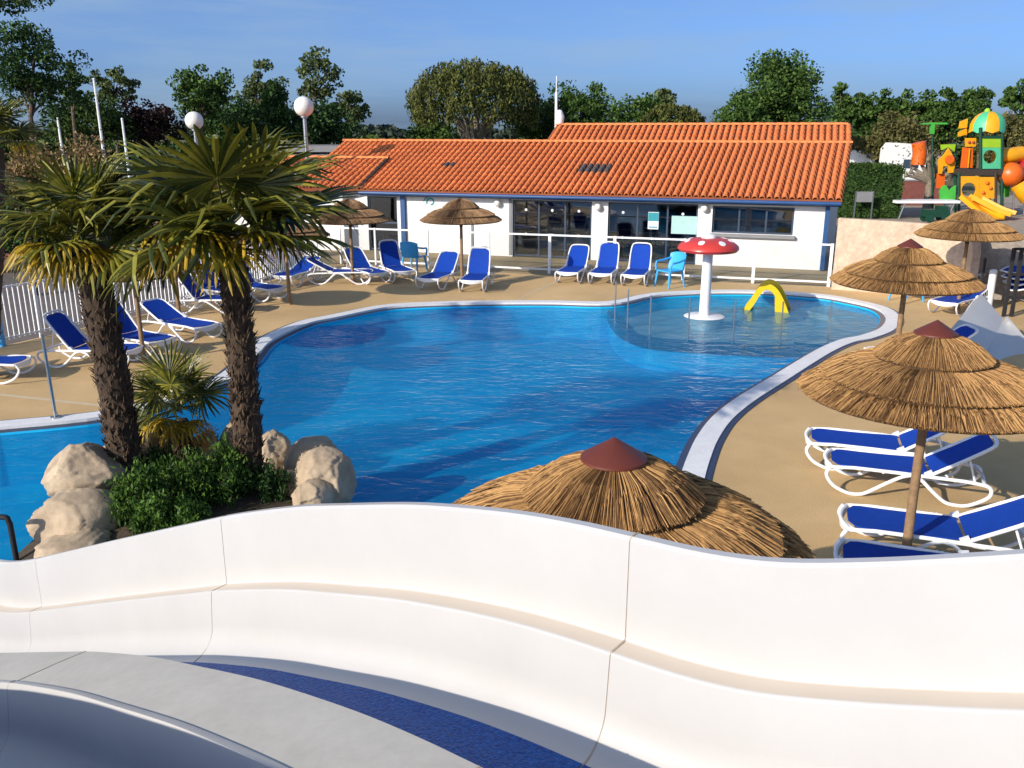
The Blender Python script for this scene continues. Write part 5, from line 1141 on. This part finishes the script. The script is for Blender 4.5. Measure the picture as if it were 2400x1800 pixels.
m.add(vs, [(k, (k + 1) % n, n + (k + 1) % n, n + k) for k in range(n)] + [(n + k, n + (k + 1) % n, 2 * n + (k + 1) % n, 2 * n + k) for k in range(n)] + [(2 * n + k, 2 * n + (k + 1) % n, 3 * n) for k in range(n)]); o = m.build('terrain_island', 'soil', None, True); o['kind'] = 'structure'
def shrub(label, px, py, hw, hh, Y, leaf='leaf_shrub', n=2600, ls=.055):
    p = atY(px, py, Y); W, H = hw / F_PX * Y, hh / F_PX * Y; root = thing('leafy_shrub', label, 'shrub', (p.x, Y, .2), 0, 'green shrubs under the palms'); cz = p.z - .2
    cs_ = clumps(34, (0, 0, cz), (W, W * .75, H), .3); P = np.concatenate([np.array(q) + RNG.normal(size=(n // 34, 3)) * min(W, H) * np.array([.17, .17, .30]) for q in cs_]); link('foliage', quads_mesh('shrub', leaf_quads(P, ls * 1.15, .36, 1.5), leaf), root)
    m = MB()
    for q in cs_[:14]: m.tube([(random.gauss(0, .05), random.gauss(0, .05), 0), (q.x * .5, q.y * .5, q.z * .6), tuple(q)], [.014, .01, .004], 5)
    m.build('stems', 'bark', root)
shrub('bushy green shrub in the middle of the planted island', 450, 1135, 105, 85, 8.7, n=4200); shrub('green shrub at the foot of the leaning palm', 335, 1170, 70, 80, 8.3, n=3400); shrub('green shrub left of the tall palm foot', 525, 1110, 70, 75, 9.0, n=3200)
shrub('dark low shrub between the tall palm and the ribbed boulder', 632, 1140, 55, 45, 9.0, 'leaf_dark', 1800); shrub('green shrub front row against the slide rim', 400, 1215, 120, 60, 8.0, n=4200); shrub('shrub with thin upright shoots behind the leaning palm', 375, 1090, 40, 50, 9.5, 'leaf_shrub', 1500)

# ================================================================== PALMS
def fan_mesh(seed, Lp, Lb, leafm, droop, n=30, tip=.35):
    rnd = random.Random(seed); m = MB(); pts = [(0, 0, 0), (Lp * .5, 0, .04 * Lp), (Lp, 0, 0)]
    m.tube(pts, [.016, .011, .008], 5, mi=1)
    for k in range(n):
        a = R(-158 + 316 * (k + .5) / n + rnd.gauss(0, 1.2)); L = Lb * (1.0 - .22 * (abs(a) / R(158)) ** 2) * rnd.uniform(.93, 1.05); w0 = L * math.tan(R(316 / n / 2)) * .42
        d = Vector((math.cos(a), math.sin(a), 0)); s_ = Vector((-d.y, d.x, 0)); o = Vector((Lp, 0, 0)); st = []
        bend = rnd.random() < tip
        for t, wf, dz in ((.04, .12, 0), (.45, 1.0, .02), (.72, .85, 0), (.90, .55, -.04), (1.0, .10, -.08)):
            z = L * dz - droop * L * t * t + (-.22 * L * max(0, t - .72) / .28 * rnd.uniform(.6, 1.3) if bend else 0); q = o + d * (L * t * (1 - .25 * droop * t)) + Vector((0, 0, z)); w_ = w0 * wf
            st.append((q - s_ * w_ - Vector((0, 0, w_ * .55)), q, q + s_ * w_ - Vector((0, 0, w_ * .55))))
        vs = [p for r_ in st for p in r_]; fs = []
        for i in range(len(st) - 1): b = 3 * i; fs += [(b, b + 1, b + 4, b + 3), (b + 1, b + 2, b + 5, b + 4)]
        m.add(vs, fs)
    me = bpy.data.meshes.new('fan'); me.from_pydata(m.v, [], m.f); me.materials.append(MATS[leafm]); me.materials.append(MATS['petiole']); me.polygons.foreach_set('material_index', m.m); me.update(); return me
FANS = [fan_mesh(s, .62, .80, 'frond', dr) for s, dr in ((1, .04), (2, .14), (3, .09), (4, .20))]
YEL = [fan_mesh(s, .62, .56, 'frond_yellow', dr, 24, .8) for s, dr in ((5, .35), (6, .55))]
def palm(label, base, top, r0, r1, nf, ny, sc=1.0, seed=1, flakes=420, yaz=None, spread=1.0, elmax=80):
    rnd = random.Random(seed); base, top = Vector(base), Vector(top); root = thing('fan_palm', label, 'palm tree', tuple(base), 0, 'fan palms'); d = top - base; L = d.length
    path = [d * t + Vector((math.sin(t * 3) * .04, 0, 0)) for t in [i / 12 for i in range(13)]]; m = MB()
    m.tube(path, [r0 + (r1 - r0) * i / 12 + rnd.uniform(-.012, .012) for i in range(13)], 18)
    for k in range(flakes):                                 # fibre and old leaf bases
        t = rnd.random(); a = rnd.uniform(0, 2 * math.pi); p = d * t + Vector((math.sin(t * 3) * .04, 0, 0)); rr = r0 + (r1 - r0) * t - .008; u = Vector((math.cos(a), math.sin(a), 0)); s_ = Vector((-u.y, u.x, 0)); wd = rnd.uniform(.008, .024); ln = rnd.uniform(.04, .12); o_ = rnd.uniform(.015, .075)
        q0 = p + u * rr; q1 = p + u * (rr + o_) + Vector((0, 0, ln if rnd.random() < .65 else -ln * .7)) + s_ * rnd.gauss(0, .02)
        m.add([q0 - s_ * wd, q0 + s_ * wd, q1 + s_ * wd * .35, q1 - s_ * wd * .35, q0 + Vector((0, 0, -.02)) + u * .012], [(0, 1, 2, 3), (0, 4, 1), (1, 4, 2), (4, 3, 2), (0, 3, 4)])
    m.build('trunk', 'palm_bark', root, False)
    for i in range(nf):
        t = (i + .5) / nf; el = elmax - (elmax + 6) * t ** .9 * spread + rnd.gauss(0, 6); az = i * 2.39996 + rnd.gauss(0, .15)
        o = link('frond', FANS[rnd.randrange(4)], root, d + Vector((0, 0, .10 + .12 * (1 - t)))); k = sc * rnd.uniform(.9, 1.08) * (.8 if t < .08 else 1); o.scale = (k, k, k)
        M_ = Matrix.Rotation(az, 3, 'Z') @ Matrix.Rotation(-R(el), 3, 'Y') @ Matrix.Rotation(rnd.gauss(0, .35), 3, 'X'); o.rotation_euler = M_.to_euler()
    for i in range(ny):
        az = (yaz[i] if yaz and i < len(yaz) else rnd.uniform(0, 6.28)); el = rnd.uniform(-6, 18); o = link('frond', YEL[i % 2], root, d + Vector((0, 0, .05))); k = sc * rnd.uniform(.85, 1.0); o.scale = (k, k, k)
        o.rotation_euler = (Matrix.Rotation(az, 3, 'Z') @ Matrix.Rotation(-R(el), 3, 'Y') @ Matrix.Rotation(rnd.gauss(0, .3), 3, 'X')).to_euler()
    return root
b_ = atY(585, 1165, 9.2); t_ = atY(537, 575, 9.2); palm('tall fan palm with a wide crown right of the leaning one', (b_.x, 9.2, .15), t_, .158, .135, 22, 6, 1.02, 3, 900, [R(-75), R(-118), R(-45), R(-150), R(170), R(-95)], 1.0, 64)
b_ = atY(305, 1165, 9.3); t_ = atY(204, 588, 9.3); palm('leaning fan palm with yellow hanging leaves at the left', (b_.x, 9.3, .15), t_, .18, .155, 19, 9, .74, 8, 900, [R(-80), R(-100), R(-60), R(-125), R(-150), R(-35), R(180), R(-20), R(-110), R(-70), R(160)], 1.0, 72)
b_ = atY(428, 1105, 10.2); t_ = atY(418, 985, 10.2); sp = palm('small fan palm with orange flowers between the two trunks', (b_.x, 10.2, .2), t_, .13, .11, 13, 4, .55, 12, 160, [R(-80), R(-120), R(-50), R(-95)], .85)
P = [];
for px, py in ((395, 1012), (440, 1005), (470, 1000), (490, 1015), (455, 1030), (480, 1040), (425, 1020)):
    q = atY(px, py, 9.95) - Vector(sp.location); P.append(np.array(q) + RNG.normal(size=(110, 3)) * np.array([.055, .05, .05]))
fo = link('flowers', quads_mesh('flowers', leaf_quads(np.concatenate(P), .035, .6), 'flower'), sp); fo['kind'] = 'stuff'
b_ = atY(-60, 700, 15.0); t_ = atY(-10, 345, 15.0); palm('distant fan palm with its crown at the far left edge', (b_.x, 15.0, 0), t_, .15, .12, 14, 3, .62, 20, 150)
